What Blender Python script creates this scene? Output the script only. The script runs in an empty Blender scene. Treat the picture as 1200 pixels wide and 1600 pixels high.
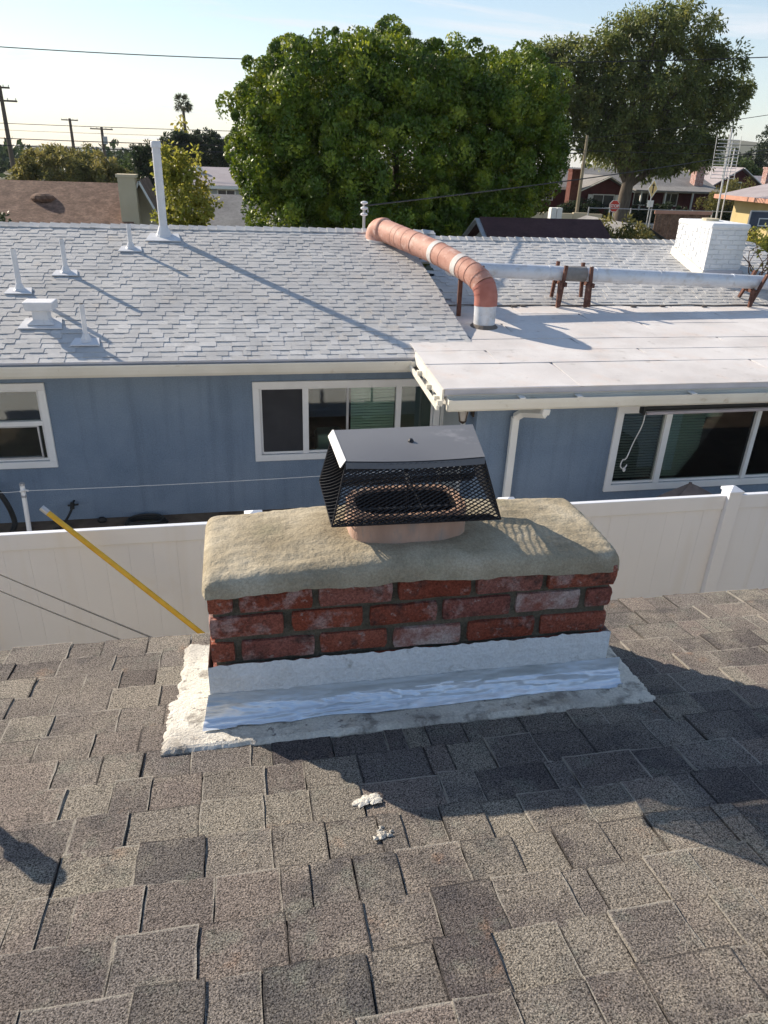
import bpy, math, random
import numpy as np
from mathutils import Vector, Matrix, noise as mnoise
rnd = random.Random(7)
rng = np.random.default_rng(11)
R = math.radians
SC = bpy.context.scene
COL = SC.collection

# ------------------------------------------------------------------ camera, sky, sun, exposure
H0 = 4.42                                   # eye height over the yard
PITCH, YAW, ROLL = R(26.3), R(11.8), R(2.2)
fw = Vector((math.sin(YAW)*math.cos(PITCH), math.cos(YAW)*math.cos(PITCH), -math.sin(PITCH)))
rt = Vector((math.cos(YAW), -math.sin(YAW), 0)); up = rt.cross(fw)
r2 = math.cos(ROLL)*rt + math.sin(ROLL)*up; u2 = -math.sin(ROLL)*rt + math.cos(ROLL)*up
cd = bpy.data.cameras.new('camera'); cam = bpy.data.objects.new('camera', cd); COL.objects.link(cam)
m3 = Matrix((r2, u2, -fw)).transposed()
cam.matrix_world = Matrix.Translation((0, 0, H0)) @ m3.to_4x4()
cd.sensor_fit = 'VERTICAL'; cd.sensor_height = 36; cd.lens = 1135/1600*36
cd.clip_start = .05; cd.clip_end = 20000
SC.camera = cam

SUN_EL = R(26.0); SUN_AZ = R(-43)         # azimuth from +Y towards +X
sdir = Vector((math.sin(SUN_AZ)*math.cos(SUN_EL), math.cos(SUN_AZ)*math.cos(SUN_EL), math.sin(SUN_EL)))
W = bpy.data.worlds.new('World'); SC.world = W; W.use_nodes = True
nt = W.node_tree; nt.nodes.clear()
def wn(t, **k):
    n = nt.nodes.new(t)
    for a, b in k.items(): setattr(n, a, b)
    return n
sky = wn('ShaderNodeTexSky', sky_type='NISHITA', sun_disc=False, sun_elevation=SUN_EL, sun_rotation=SUN_AZ,
         altitude=30, air_density=1.0, dust_density=.25, ozone_density=1.0)
tc = wn('ShaderNodeTexCoord'); sep = wn('ShaderNodeSeparateXYZ'); nt.links.new(tc.outputs['Generated'], sep.inputs[0])
ad = wn('ShaderNodeMath', operation='ADD'); ad.inputs[1].default_value = .12; nt.links.new(sep.outputs[2], ad.inputs[0])
mx0 = wn('ShaderNodeMath', operation='MAXIMUM'); mx0.inputs[1].default_value = .05; nt.links.new(ad.outputs[0], mx0.inputs[0])
dv = [wn('ShaderNodeMath', operation='DIVIDE') for _ in range(2)]
for i in range(2): nt.links.new(sep.outputs[i], dv[i].inputs[0]); nt.links.new(mx0.outputs[0], dv[i].inputs[1])
cb = wn('ShaderNodeCombineXYZ'); nt.links.new(dv[0].outputs[0], cb.inputs[0]); nt.links.new(dv[1].outputs[0], cb.inputs[1])
mp = wn('ShaderNodeMapping'); mp.inputs['Rotation'].default_value = (0, 0, R(-62)); mp.inputs['Scale'].default_value = (.5, 1.5, 1)
nt.links.new(cb.outputs[0], mp.inputs[0])
n1 = wn('ShaderNodeTexNoise'); n1.inputs['Scale'].default_value = 1.15; n1.inputs['Detail'].default_value = 9; n1.inputs['Roughness'].default_value = .6
n1.inputs['Distortion'].default_value = .5
nt.links.new(mp.outputs[0], n1.inputs['Vector'])
rmp = wn('ShaderNodeValToRGB'); rmp.color_ramp.elements[0].position = .45; rmp.color_ramp.elements[1].position = .63
rmp.color_ramp.elements[1].color = (.85, .85, .85, 1)
nt.links.new(n1.outputs['Fac'], rmp.inputs[0])
# thin milky veil towards the horizon, under the wisps
vz = wn('ShaderNodeMapRange'); vz.inputs[1].default_value = 0; vz.inputs[2].default_value = .42; vz.inputs[3].default_value = .60; vz.inputs[4].default_value = 0
nt.links.new(sep.outputs[2], vz.inputs[0])
mxf = wn('ShaderNodeMath', operation='MAXIMUM'); nt.links.new(rmp.outputs[0], mxf.inputs[0]); nt.links.new(vz.outputs[0], mxf.inputs[1])
mixc = wn('ShaderNodeMix', data_type='RGBA'); nt.links.new(mxf.outputs[0], mixc.inputs['Factor'])
hsv = wn('ShaderNodeHueSaturation'); hsv.inputs['Saturation'].default_value = 1.28; hsv.inputs['Value'].default_value = .78; nt.links.new(sky.outputs[0], hsv.inputs['Color'])
nt.links.new(hsv.outputs[0], mixc.inputs[6]); mixc.inputs[7].default_value = (4.5, 4.72, 5.05, 1)
bg = wn('ShaderNodeBackground'); bg.inputs['Strength'].default_value = .118
nt.links.new(mixc.outputs[2], bg.inputs[0])
wo = wn('ShaderNodeOutputWorld'); nt.links.new(bg.outputs[0], wo.inputs[0])
ld = bpy.data.lights.new('sun', 'SUN'); ld.energy = 4.8; ld.angle = R(.55); ld.color = (1, .875, .71)
sun = bpy.data.objects.new('sun', ld); COL.objects.link(sun)
sun.rotation_euler = (-sdir).to_track_quat('-Z', 'Y').to_euler(); sun.location = (0, 0, 60)
SC.view_settings.view_transform = 'Standard'; SC.view_settings.look = 'None'
SC.view_settings.exposure = 0.74; SC.view_settings.gamma = 1; SC.view_settings.use_curve_mapping = False
SC.render.engine = 'CYCLES'
HAZE = True
SC.cycles.max_bounces = 8; SC.cycles.transparent_max_bounces = 12
SC.cycles.use_adaptive_sampling = True; SC.cycles.adaptive_threshold = .015

# ------------------------------------------------------------------ materials
def mat(name, ramp, scale=6, detail=5, rough=.8, bump=0, bscale=None, metal=0, spots=None, obj_var=0, stretch=None,
        fine=None, spec=.3, translucent=0, island_var=0, ground_scale=None, ramp_range=(.3, .7), coat=0, fine_rng=(.3, .7), edge_shading=None, var_mix=.62, streaks=None):
    """ramp: list of colours run over a noise; spots: list of (colour, scale, threshold, softness); fine: (scale, amount) speckle"""
    m = bpy.data.materials.new(name); m.use_nodes = True
    t = m.node_tree; N = t.nodes; L = t.links
    b = N['Principled BSDF']; b.inputs['Roughness'].default_value = rough; b.inputs['Metallic'].default_value = metal
    b.inputs['Specular IOR Level'].default_value = spec
    if coat: b.inputs['Coat Weight'].default_value = coat
    g = N.new('ShaderNodeNewGeometry'); vec = g.outputs['Position']
    if stretch:
        mpn = N.new('ShaderNodeMapping'); mpn.inputs['Scale'].default_value = stretch; L.new(vec, mpn.inputs[0]); vec = mpn.outputs[0]
    def noi(sc, det=4, ro=.55):
        n = N.new('ShaderNodeTexNoise'); n.inputs['Scale'].default_value = sc; n.inputs['Detail'].default_value = det
        n.inputs['Roughness'].default_value = ro; L.new(vec, n.inputs['Vector']); return n.outputs['Fac']
    def rampnode(cols, fac, lo, hi):
        r = N.new('ShaderNodeValToRGB'); cr = r.color_ramp
        while len(cr.elements) < len(cols): cr.elements.new(.5)
        for i, c in enumerate(cols):
            cr.elements[i].position = lo + (hi-lo)*i/max(1, len(cols)-1); cr.elements[i].color = (*c, 1)
        L.new(fac, r.inputs[0]); return r.outputs[0]
    if len(ramp) == 1: ramp = [ramp[0], ramp[0]]
    col = rampnode(ramp, noi(scale, detail), *ramp_range)
    def mixcol(a, bcol, fac, mode='MIX'):
        x = N.new('ShaderNodeMix'); x.data_type = 'RGBA'; x.blend_type = mode
        if isinstance(fac, float): x.inputs['Factor'].default_value = fac
        else: L.new(fac, x.inputs['Factor'])
        for s, v in ((6, a), (7, bcol)):
            if isinstance(v, tuple): x.inputs[s].default_value = (*v, 1)
            else: L.new(v, x.inputs[s])
        return x.outputs[2]
    if obj_var:
        oi = N.new('ShaderNodeObjectInfo')
        if isinstance(obj_var, list):
            c2 = rampnode(obj_var, oi.outputs['Random'], 0, 1); col = mixcol(col, c2, var_mix)
        else:
            v = N.new('ShaderNodeMapRange'); v.inputs[3].default_value = 1-obj_var; v.inputs[4].default_value = 1+obj_var
            L.new(oi.outputs['Random'], v.inputs[0]); col = mixcol(col, v.outputs[0], 1.0, 'MULTIPLY')
    if island_var:
        v = N.new('ShaderNodeMapRange'); v.inputs[3].default_value = 1-island_var; v.inputs[4].default_value = 1+island_var
        L.new(g.outputs['Random Per Island'], v.inputs[0]); col = mixcol(col, v.outputs[0], 1.0, 'MULTIPLY')
    for s in (spots or []):
        c, sc, th, so = s[:4]
        mr = N.new('ShaderNodeMapRange'); mr.inputs[1].default_value = th-so; mr.inputs[2].default_value = th+so
        if len(s) > 4: mr.inputs[4].default_value = s[4]
        L.new(noi(sc, 6, .65), mr.inputs[0]); col = mixcol(col, c, mr.outputs[0])
    if streaks:                                  # run-off stains, drawn out downwards
        c, sc, th, so, am_ = streaks
        mq = N.new('ShaderNodeMapping'); mq.inputs['Scale'].default_value = (1, 1, .07); L.new(g.outputs['Position'], mq.inputs[0])
        nq = N.new('ShaderNodeTexNoise'); nq.inputs['Scale'].default_value = sc; nq.inputs['Detail'].default_value = 5; L.new(mq.outputs[0], nq.inputs['Vector'])
        mr = N.new('ShaderNodeMapRange'); mr.inputs[1].default_value = th-so; mr.inputs[2].default_value = th+so; mr.inputs[4].default_value = am_
        L.new(nq.outputs['Fac'], mr.inputs[0]); col = mixcol(col, c, mr.outputs[0])
    if fine:
        fs, am = fine
        v = N.new('ShaderNodeMapRange'); v.inputs[1].default_value = fine_rng[0]; v.inputs[2].default_value = fine_rng[1]
        v.inputs[3].default_value = max(.12, 1-am); v.inputs[4].default_value = 1+am; L.new(noi(fs, 3, .8), v.inputs[0])
        col = mixcol(col, v.outputs[0], 1.0, 'MULTIPLY')
    if edge_shading:                                # sunlit and shaded edge lines painted onto each tab
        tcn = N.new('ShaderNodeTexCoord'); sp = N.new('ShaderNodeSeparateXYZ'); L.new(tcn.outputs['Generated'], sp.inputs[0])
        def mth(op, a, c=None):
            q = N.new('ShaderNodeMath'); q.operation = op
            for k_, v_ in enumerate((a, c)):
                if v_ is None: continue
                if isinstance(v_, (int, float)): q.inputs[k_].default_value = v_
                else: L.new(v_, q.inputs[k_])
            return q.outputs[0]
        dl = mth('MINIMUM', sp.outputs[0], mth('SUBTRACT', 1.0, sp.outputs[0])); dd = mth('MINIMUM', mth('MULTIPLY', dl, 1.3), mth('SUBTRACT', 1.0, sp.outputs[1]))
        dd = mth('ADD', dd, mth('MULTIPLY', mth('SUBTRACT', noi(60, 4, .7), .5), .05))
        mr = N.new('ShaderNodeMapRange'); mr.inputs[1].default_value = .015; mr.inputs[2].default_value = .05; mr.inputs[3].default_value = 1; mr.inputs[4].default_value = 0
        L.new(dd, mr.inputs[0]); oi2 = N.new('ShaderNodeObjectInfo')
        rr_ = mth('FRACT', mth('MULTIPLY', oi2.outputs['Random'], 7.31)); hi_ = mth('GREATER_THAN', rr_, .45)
        ec = N.new('ShaderNodeMix'); ec.data_type = 'RGBA'; ec.inputs[6].default_value = (.06, .055, .055, 1); ec.inputs[7].default_value = (*edge_shading, 1); L.new(hi_, ec.inputs['Factor'])
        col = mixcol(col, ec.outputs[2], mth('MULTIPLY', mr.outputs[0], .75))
    L.new(col, b.inputs['Base Color'])
    if bump:
        bn = N.new('ShaderNodeBump'); bn.inputs['Strength'].default_value = bump; bn.inputs['Distance'].default_value = .01
        L.new(noi(bscale or scale*6, 5, .65), bn.inputs['Height']); L.new(bn.outputs[0], b.inputs['Normal'])
    if translucent:
        tr = N.new('ShaderNodeBsdfTranslucent'); hs = N.new('ShaderNodeHueSaturation'); hs.inputs['Value'].default_value = 1.7
        hs.inputs['Hue'].default_value = .48
        L.new(col, hs.inputs['Color']); L.new(hs.outputs[0], tr.inputs[0])
        ms = N.new('ShaderNodeMixShader'); ms.inputs[0].default_value = translucent
        L.new(b.outputs[0], ms.inputs[1]); L.new(tr.outputs[0], ms.inputs[2])
        L.new(ms.outputs[0], N['Material Output'].inputs[0])
    return m

M = {}
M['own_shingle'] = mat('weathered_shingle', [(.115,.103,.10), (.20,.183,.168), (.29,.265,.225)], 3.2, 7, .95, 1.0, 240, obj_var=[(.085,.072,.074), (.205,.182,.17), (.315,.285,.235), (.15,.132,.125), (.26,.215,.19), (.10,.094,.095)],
    spots=[((.335,.30,.25), 3.1, .56, .05, .55), ((.355,.31,.255), .9, .56, .1, .45), ((.07,.068,.075), 4.5, .60, .05, .5), ((.34,.20,.125), 7, .67, .05, .45), ((.22,.23,.195), 11, .62, .06, .45)], fine=(300, .85), fine_rng=(.39, .61), edge_shading=(.48, .445, .39), var_mix=.78, spec=.12)
M['white_shingle'] = mat('white_shingle', [(.46,.46,.46), (.54,.535,.53), (.60,.59,.575)], 1.6, 5, .9, .6, 160, obj_var=.10, fine=(120, .12), spots=[((.40,.39,.375), 1.3, .58, .1, .5), ((.62,.55,.47), 2.6, .64, .06, .4)], spec=.2)
M['roof_sheet'] = mat('roof_sheet', [(.56,.53,.515), (.65,.62,.605), (.71,.685,.67)], 1.2, 6, .9, .35, 60, spots=[((.47,.44,.42), .9, .60, .09, .5), ((.66,.56,.50), 2.2, .60, .08, .5), ((.36,.33,.31), 7, .66, .05, .55)], fine=(110, .08), spec=.2)
M['deck'] = mat('roof_deck', [(.12,.1,.09), (.16,.14,.12)], 4)
M['stucco'] = mat('blue_stucco', [(.168,.226,.305), (.198,.260,.342), (.228,.292,.374)], 1.3, 6, .92, .9, 55, streaks=((.13,.17,.225), 7, .60, .09, .4), spots=[((.20,.26,.34), 1.1, .60, .12, .5), ((.10,.15,.22), .8, .62, .1, .4)], fine=(60, .16), spec=.15)
M['trim'] = mat('white_trim', [(.70,.69,.65), (.78,.77,.73)], 2.5, 5, .55, .12, 40, spots=[((.55,.50,.42), 5, .68, .06, .5)])
M['cream'] = mat('cream_gutter', [(.66,.63,.55), (.76,.73,.65)], 2, 5, .5, .1, 20, spots=[((.45,.38,.28), 7, .67, .05, .6)])
M['drip'] = mat('drip_edge', [(.42,.42,.46), (.55,.55,.6)], 3, 4, .6)
M['vinyl'] = mat('white_vinyl', [(.73,.755,.81), (.77,.79,.84)], 1.2, 3, .42, .03, 8, streaks=((.66,.65,.64), 5, .62, .08, .35), spots=[((.66,.64,.62), 2.2, .68, .08, .35)], spec=.4)
M['frame'] = mat('window_frame', [(.76,.76,.75), (.82,.82,.81)], 4, 3, .4, spec=.4)
M['screen'] = mat('insect_screen', [(.035,.036,.04), (.05,.05,.055)], 3, 3, .8)
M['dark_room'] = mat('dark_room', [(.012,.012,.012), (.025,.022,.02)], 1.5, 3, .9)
M['blind'] = mat('blind_slat', [(.38,.50,.42), (.45,.57,.48)], 3, 3, .6)
M['curtain'] = mat('curtain', [(.32,.42,.36), (.42,.52,.45)], 4, 3, .8, stretch=(6, 1, .3))
M['brick'] = mat('red_brick', [(.18,.045,.028), (.27,.08,.05), (.33,.125,.09)], 9, 6, .9, .9, 90, obj_var=[(.20,.05,.03), (.33,.085,.045), (.32,.15,.125), (.24,.10,.085), (.38,.10,.045)],
    spots=[((.50,.38,.35), 13, .585, .06, .6), ((.07,.05,.045), 17, .60, .06, .75), ((.40,.34,.31), 40, .64, .04, .7)], fine=(150, .5), spec=.15)
M['brick_far'] = mat('old_far_brick', [(.10,.035,.028), (.16,.06,.045)], 5, 6, .95)
M['brick_pale'] = mat('pale_brick', [(.26,.09,.065), (.34,.16,.13), (.42,.28,.26)], 11, 6, .9, .9, 90, spots=[((.60,.53,.50), 10, .52, .09, .75), ((.3,.07,.04), 9, .62, .06, .7)], fine=(160, .3), spec=.15)
M['mortar'] = mat('grey_mortar', [(.10,.09,.065), (.18,.16,.12)], 14, 5, .95, .8, 120, fine=(150, .3))
M['crown'] = mat('mortar_crown', [(.26,.22,.155), (.36,.31,.225), (.47,.415,.315)], 6, 8, .95, .7, 42, spots=[((.22,.21,.14), 4, .62, .08, .6), ((.50,.45,.36), 9, .63, .06, .5)], fine=(170, .22), spec=.1)
M['clay'] = mat('clay_flue', [(.42,.27,.20), (.58,.38,.29)], 9, 5, .85, .3, 60, spots=[((.34,.30,.27), 16, .58, .07, .7)], stretch=(1.4, 1.4, .5))
M['soot'] = mat('sooty_clay', [(.015,.013,.012), (.05,.035,.03)], 12, 4, .95)
M['black_metal'] = mat('black_metal', [(.022,.022,.026), (.035,.035,.04)], 8, 3, .45, metal=.3)
M['lid'] = mat('painted_lid', [(.122,.125,.138), (.146,.148,.16)], 3, 4, .5, .05, 12, spots=[((.36,.35,.37), 6, .66, .05, .4)], spec=.4)
M['lid_edge'] = mat('lid_edge', [(.62,.61,.60), (.72,.71,.70)], 6, 3, .4, metal=.2)
M['flash_white'] = mat('white_coating', [(.76,.79,.81), (.85,.87,.88)], 8, 6, .75, .8, 60, spots=[((.40,.40,.38), 18, .67, .05, .8), ((.50,.50,.47), 4, .62, .1, .5)], fine=(120, .12))
M['flash_cream'] = mat('cream_coating', [(.64,.60,.52), (.78,.75,.68)], 6, 6, .85, .9, 130, spots=[((.46,.36,.25), 5, .62, .06, .6), ((.14,.12,.11), 34, .635, .035, .85), ((.33,.30,.27), 3.3, .56, .1, .7), ((.17,.15,.13), 11, .60, .05, .7)], fine=(150, .2))
M['foil'] = mat('foil_tape', [(.62,.68,.76), (.74,.81,.90), (.86,.90,.95)], 4, 7, .27, .25, 30, metal=.45, stretch=(.55, 2.6, 2.6), spots=[((.36,.38,.38), 3.2, .56, .05, .75), ((.9,.92,.95), 9, .64, .04, .6)])
M['foil_dull'] = mat('dull_tape', [(.42,.45,.46), (.52,.55,.57), (.62,.67,.72)], 4, 6, .6, .7, 14, metal=.1, stretch=(.5, 2, 2), spots=[((.62,.70,.80), 5, .60, .05, .7)])
M['yellow'] = mat('yellow_paint', [(.62,.36,.03), (.74,.47,.06)], 9, 4, .5, spots=[((.45,.30,.08), 20, .66, .05, .6)])
M['steel'] = mat('grey_steel', [(.42,.43,.45), (.55,.56,.58)], 8, 4, .4, metal=.6)
M['wire'] = mat('black_wire', [(.018,.018,.02), (.03,.03,.032)], 6, 2, .6)
M['rope'] = mat('pale_cord', [(.55,.55,.55), (.65,.64,.62)], 6, 2, .8)
M['pvc'] = mat('white_pvc', [(.74,.74,.74), (.82,.82,.81)], 6, 3, .4, spots=[((.4,.38,.35), 14, .66, .04, .6)])
M['vent'] = mat('painted_vent', [(.58,.59,.62), (.70,.70,.71)], 7, 4, .6, .1, 40, spots=[((.45,.45,.47), 11, .64, .06, .5)])
M['duct_orange'] = mat('salmon_duct', [(.48,.24,.175), (.56,.305,.235), (.64,.385,.305)], 3.2, 7, .65, .35, 18, spots=[((.40,.16,.11), 4.5, .57, .07, .6), ((.78,.58,.50), 6, .61, .06, .6), ((.25,.12,.09), 16, .66, .05, .6)])
M['duct_dark'] = mat('faded_red_duct', [(.36,.13,.10), (.46,.19,.15)], 6, 5, .7, .2, 25)
M['duct_tape'] = mat('duct_tape', [(.62,.57,.53), (.75,.71,.67)], 9, 5, .7, .4, 40)
M['duct_white'] = mat('white_duct', [(.58,.61,.66), (.70,.72,.76)], 2.4, 5, .45, .25, 14, spots=[((.46,.42,.38), 5, .58, .08, .55), ((.35,.28,.22), 16, .67, .04, .6)], metal=.2)
M['wood_dark'] = mat('brown_painted_wood', [(.085,.04,.03), (.16,.075,.055)], 12, 5, .85, .5, 60, spots=[((.45,.28,.20), 9, .64, .05, .5)])
M['white_brick'] = mat('white_painted_brick', [(.66,.68,.70), (.76,.77,.78)], 5, 5, .75, .5, 60, obj_var=.05, spots=[((.55,.50,.45), 7, .66, .06, .5)])
M['hose'] = mat('black_rubber', [(.015,.016,.016), (.03,.03,.03)], 9, 3, .5)
M['cover'] = mat('brown_fabric', [(.11,.09,.085), (.17,.145,.135)], 8, 5, .9, .5, 40)
M['lamp_metal'] = mat('aged_bronze', [(.06,.045,.035), (.11,.08,.06)], 16, 4, .5, metal=.5)
M['frost'] = mat('frosted_glass', [(.42,.38,.34), (.52,.48,.43)], 9, 3, .3)
M['dirt'] = mat('bare_dirt', [(.07,.05,.04), (.13,.095,.07), (.18,.14,.10)], 3, 8, 1, 1, 30, spots=[((.05,.06,.03), 5, .6, .07, .6)])
M['ground'] = mat('ground_cover', [(.07,.075,.045), (.12,.115,.075), (.17,.15,.11)], .06, 9, 1, spots=[((.045,.06,.03), .02, .55, .06)])
M['asphalt'] = mat('asphalt', [(.06,.06,.063), (.09,.09,.092)], .8, 6, .9, .2, 20)
M['concrete'] = mat('concrete', [(.36,.35,.33), (.46,.45,.42)], .9, 6, .9)
M['lawn'] = mat('lawn', [(.05,.075,.025), (.09,.11,.04)], .8, 7, 1)
M['hill'] = mat('hill_scrub', [(.05,.065,.035), (.11,.11,.075), (.16,.15,.11)], .012, 9, 1)
M['bark'] = mat('bark', [(.07,.055,.045), (.15,.125,.10)], 5, 6, .95, .9, 30, stretch=(2, 2, .4))
M['pole_wood'] = mat('pole_wood', [(.09,.07,.055), (.16,.125,.10)], 3, 5, .95, .4, 20, stretch=(3, 3, .3))
M['pole_pale'] = mat('pale_pole_wood', [(.22,.18,.12), (.32,.27,.19)], 3, 5, .95, .4, 20, stretch=(3, 3, .3))
M['brown_roof'] = mat('brown_roof', [(.12,.07,.05), (.19,.115,.08), (.25,.16,.115)], 3.5, 8, .95, .8, 14, fine=(11, .5))
M['grey_roof'] = mat('grey_roof', [(.20,.19,.185), (.28,.27,.26)], 1.2, 7, .95, .6, 12, fine=(8, .18))
M['pale_roof'] = mat('pale_lilac_roof', [(.32,.28,.29), (.40,.36,.37)], 1.2, 6, .95)
M['maroon_roof'] = mat('maroon_roof', [(.045,.022,.024), (.07,.035,.036)], 2, 6, .9, .5, 14, fine=(12, .2))
M['tan_wall'] = mat('tan_wall', [(.52,.44,.30), (.60,.52,.37)], 2, 5, .9, .3, 30)
M['grey_wall'] = mat('grey_wall', [(.34,.36,.36), (.42,.44,.43)], 2, 4, .9)
M['red_wall'] = mat('barn_red_wall', [(.075,.018,.02), (.115,.028,.03)], 2, 5, .85, .2, 20)
M['yellow_wall'] = mat('yellow_wall', [(.50,.40,.20), (.57,.46,.24)], 2, 4, .9)
M['pink_tile'] = mat('clay_tile_roof', [(.46,.24,.17), (.58,.32,.24)], 3, 5, .9)
M['dark_glass'] = mat('dark_glazing', [(.03,.034,.04), (.05,.055,.06)], 2, 2, .08, spec=.6)
M['sign_red'] = mat('sign_red', [(.42,.03,.025), (.52,.05,.04)], 6, 3, .5)
M['sign_white'] = mat('sign_white', [(.72,.72,.70), (.8,.8,.78)], 6, 3, .5)
M['sign_yellow'] = mat('sign_yellow', [(.72,.52,.22), (.8,.6,.28)], 6, 3, .5)
M['galv'] = mat('galvanised', [(.36,.37,.38), (.48,.48,.49)], 6, 3, .5, metal=.5)
M['alu'] = mat('aluminium_tube', [(.60,.60,.60), (.72,.71,.70)], 6, 3, .5, metal=.3)
M['backboard'] = mat('tinted_backboard', [(.05,.065,.10), (.075,.09,.13)], 3, 3, .25)
M['bark_dry'] = mat('dry_vine', [(.12,.065,.045), (.2,.12,.08)], 20, 4, .9)
M['window_glass'] = None
def glass():
    m = bpy.data.materials.new('window_glass'); m.use_nodes = True
    t = m.node_tree; t.nodes.remove(t.nodes['Principled BSDF'])
    g = t.nodes.new('ShaderNodeBsdfGlossy'); g.inputs['Roughness'].default_value = .02
    x = t.nodes.new('ShaderNodeBsdfTransparent'); x.inputs[0].default_value = (.82, .88, .85, 1)
    f = t.nodes.new('ShaderNodeFresnel'); f.inputs[0].default_value = 1.55
    ms = t.nodes.new('ShaderNodeMixShader')
    ad_ = t.nodes.new('ShaderNodeMath'); ad_.operation = 'ADD'; ad_.inputs[1].default_value = .04
    t.links.new(f.outputs[0], ad_.inputs[0])
    t.links.new(ad_.outputs[0], ms.inputs[0]); t.links.new(x.outputs[0], ms.inputs[1]); t.links.new(g.outputs[0], ms.inputs[2])
    t.links.new(ms.outputs[0], t.nodes['Material Output'].inputs[0]); return m
M['window_glass'] = glass()
def leafmat(name, cols, tr=.3, isl=.28):
    return mat(name, cols, .9, 3, .55, translucent=tr, island_var=isl, spec=.35)
M['ficus_leaf'] = mat('ficus_leaf', [(.032,.070,.007), (.085,.145,.012), (.25,.30,.026)], 1.6, 3, .5, translucent=.28, island_var=.3, spec=.4)
M['euc_leaf'] = leafmat('grey_green_leaf', [(.06,.088,.026), (.105,.135,.036), (.19,.20,.05)], .4)
M['yellow_leaf'] = leafmat('yellow_green_leaf', [(.11,.135,.02), (.22,.23,.04), (.36,.32,.055)], .5)
M['green_leaf'] = leafmat('mid_green_leaf', [(.03,.055,.016), (.055,.085,.022)], .35)
M['olive_leaf'] = leafmat('olive_leaf', [(.075,.082,.026), (.14,.14,.04), (.22,.20,.055)], .4)
M['dark_leaf'] = leafmat('dark_leaf', [(.018,.034,.016), (.035,.055,.022)], .25)
M['palm_leaf'] = leafmat('palm_leaf', [(.04,.05,.025), (.07,.08,.035)], .25)

# ------------------------------------------------------------------ builders
class MB:
    def __init__(s): s.v = []; s.f = []
    def add(s, vs, fs):
        o = len(s.v); s.v += [tuple(p) for p in vs]; s.f += [tuple(i+o for i in q) for q in fs]; return s
    def box(s, x0, x1, y0, y1, z0, z1):
        return s.add([(x0,y0,z0),(x1,y0,z0),(x1,y1,z0),(x0,y1,z0),(x0,y0,z1),(x1,y0,z1),(x1,y1,z1),(x0,y1,z1)],
                     [(0,3,2,1),(4,5,6,7),(0,1,5,4),(1,2,6,5),(2,3,7,6),(3,0,4,7)])
    def hexa(s, p):
        return s.add(p, [(0,3,2,1),(4,5,6,7),(0,1,5,4),(1,2,6,5),(2,3,7,6),(3,0,4,7)])
    def bar(s, a, b, w, h=None, upv=(0,0,1)):
        h = h or w; a = Vector(a); b = Vector(b); d = (b-a).normalized(); u = Vector(upv)
        if abs(d.dot(u)) > .95: u = Vector((0,1,0))
        x = d.cross(u).normalized()*w/2; y = x.cross(d).normalized()*h/2
        return s.hexa([a-x-y, a+x-y, b+x-y, b-x-y, a-x+y, a+x+y, b+x+y, b-x+y])
    def tube(s, pts, r, n=8, cap=True):
        pts = [Vector(p) for p in pts]; rs = r if isinstance(r, (list, tuple)) else [r]*len(pts)
        o = len(s.v); px = None
        for i, p in enumerate(pts):
            d = (pts[min(i+1, len(pts)-1)] - pts[max(i-1, 0)]).normalized()
            if px is None:
                u = Vector((0,0,1)) if abs(d.z) < .9 else Vector((1,0,0)); x = d.cross(u).normalized()
            else:
                x = (px - d*px.dot(d)).normalized()
            px = x; y = d.cross(x)
            for k in range(n):
                a = 2*math.pi*k/n; s.v.append(tuple(p + (x*math.cos(a)+y*math.sin(a))*rs[i]))
        for i in range(len(pts)-1):
            for k in range(n):
                a = o+i*n+k; b = o+i*n+(k+1) % n; s.f.append((a, b, b+n, a+n))
        if cap:
            s.f.append(tuple(o+k for k in range(n))[::-1]); e = o+(len(pts)-1)*n; s.f.append(tuple(e+k for k in range(n)))
        return s
    def prism(s, poly, n):                      # planar polygon pushed along n
        k = len(poly); n = Vector(n); a = [Vector(p) for p in poly]
        return s.add(a+[p+n for p in a], [tuple(range(k))[::-1], tuple(range(k, 2*k))]+[(i, (i+1) % k, (i+1) % k+k, i+k) for i in range(k)])
    def sphere(s, c, r, n=10, m=6, sq=(1,1,1)):
        c = Vector(c); o = len(s.v)
        for i in range(m+1):
            th = math.pi*i/m
            for k in range(n):
                a = 2*math.pi*k/n; s.v.append((c.x+r*sq[0]*math.sin(th)*math.cos(a), c.y+r*sq[1]*math.sin(th)*math.sin(a), c.z+r*sq[2]*math.cos(th)))
        for i in range(m):
            for k in range(n):
                a = o+i*n+k; b = o+i*n+(k+1) % n; s.f.append((a, a+n, b+n, b))
        return s

ROOT = {}
def link(name, me, m, parent=None):
    o = bpy.data.objects.new(name, me); COL.objects.link(o)
    if m is not None and not me.materials: me.materials.append(M[m] if isinstance(m, str) else m)
    if parent is not None: o.parent = parent
    return o
def rootloc(p):
    while p.parent is not None: p = p.parent
    return p.location.copy()
def obj(name, mb, m, parent=None, smooth=False, loc=None):
    """one mesh object built from world coordinates"""
    off = rootloc(parent) if parent is not None else (Vector(loc) if loc is not None else Vector((0,0,0)))
    me = bpy.data.meshes.new(name); me.from_pydata([tuple(Vector(v)-off) for v in mb.v], [], mb.f); me.update()
    if smooth:
        me.polygons.foreach_set('use_smooth', [True]*len(me.polygons))
        try: me.set_sharp_from_angle(angle=R(40))
        except Exception: pass
    o = link(name, me, m, parent)
    if parent is None and loc is not None: o.location = off
    return o
def tag(o, label=None, cat=None, group=None, kind=None):
    if label: o['label'] = label
    if cat: o['category'] = cat
    if group: o['group'] = group
    if kind: o['kind'] = kind
    return o
def thing(name, label, cat, loc=(0,0,0), group=None):
    o = bpy.data.objects.new(name, None); COL.objects.link(o); o.location = loc; o.empty_display_size = .2
    return tag(o, label, cat, group)
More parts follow.
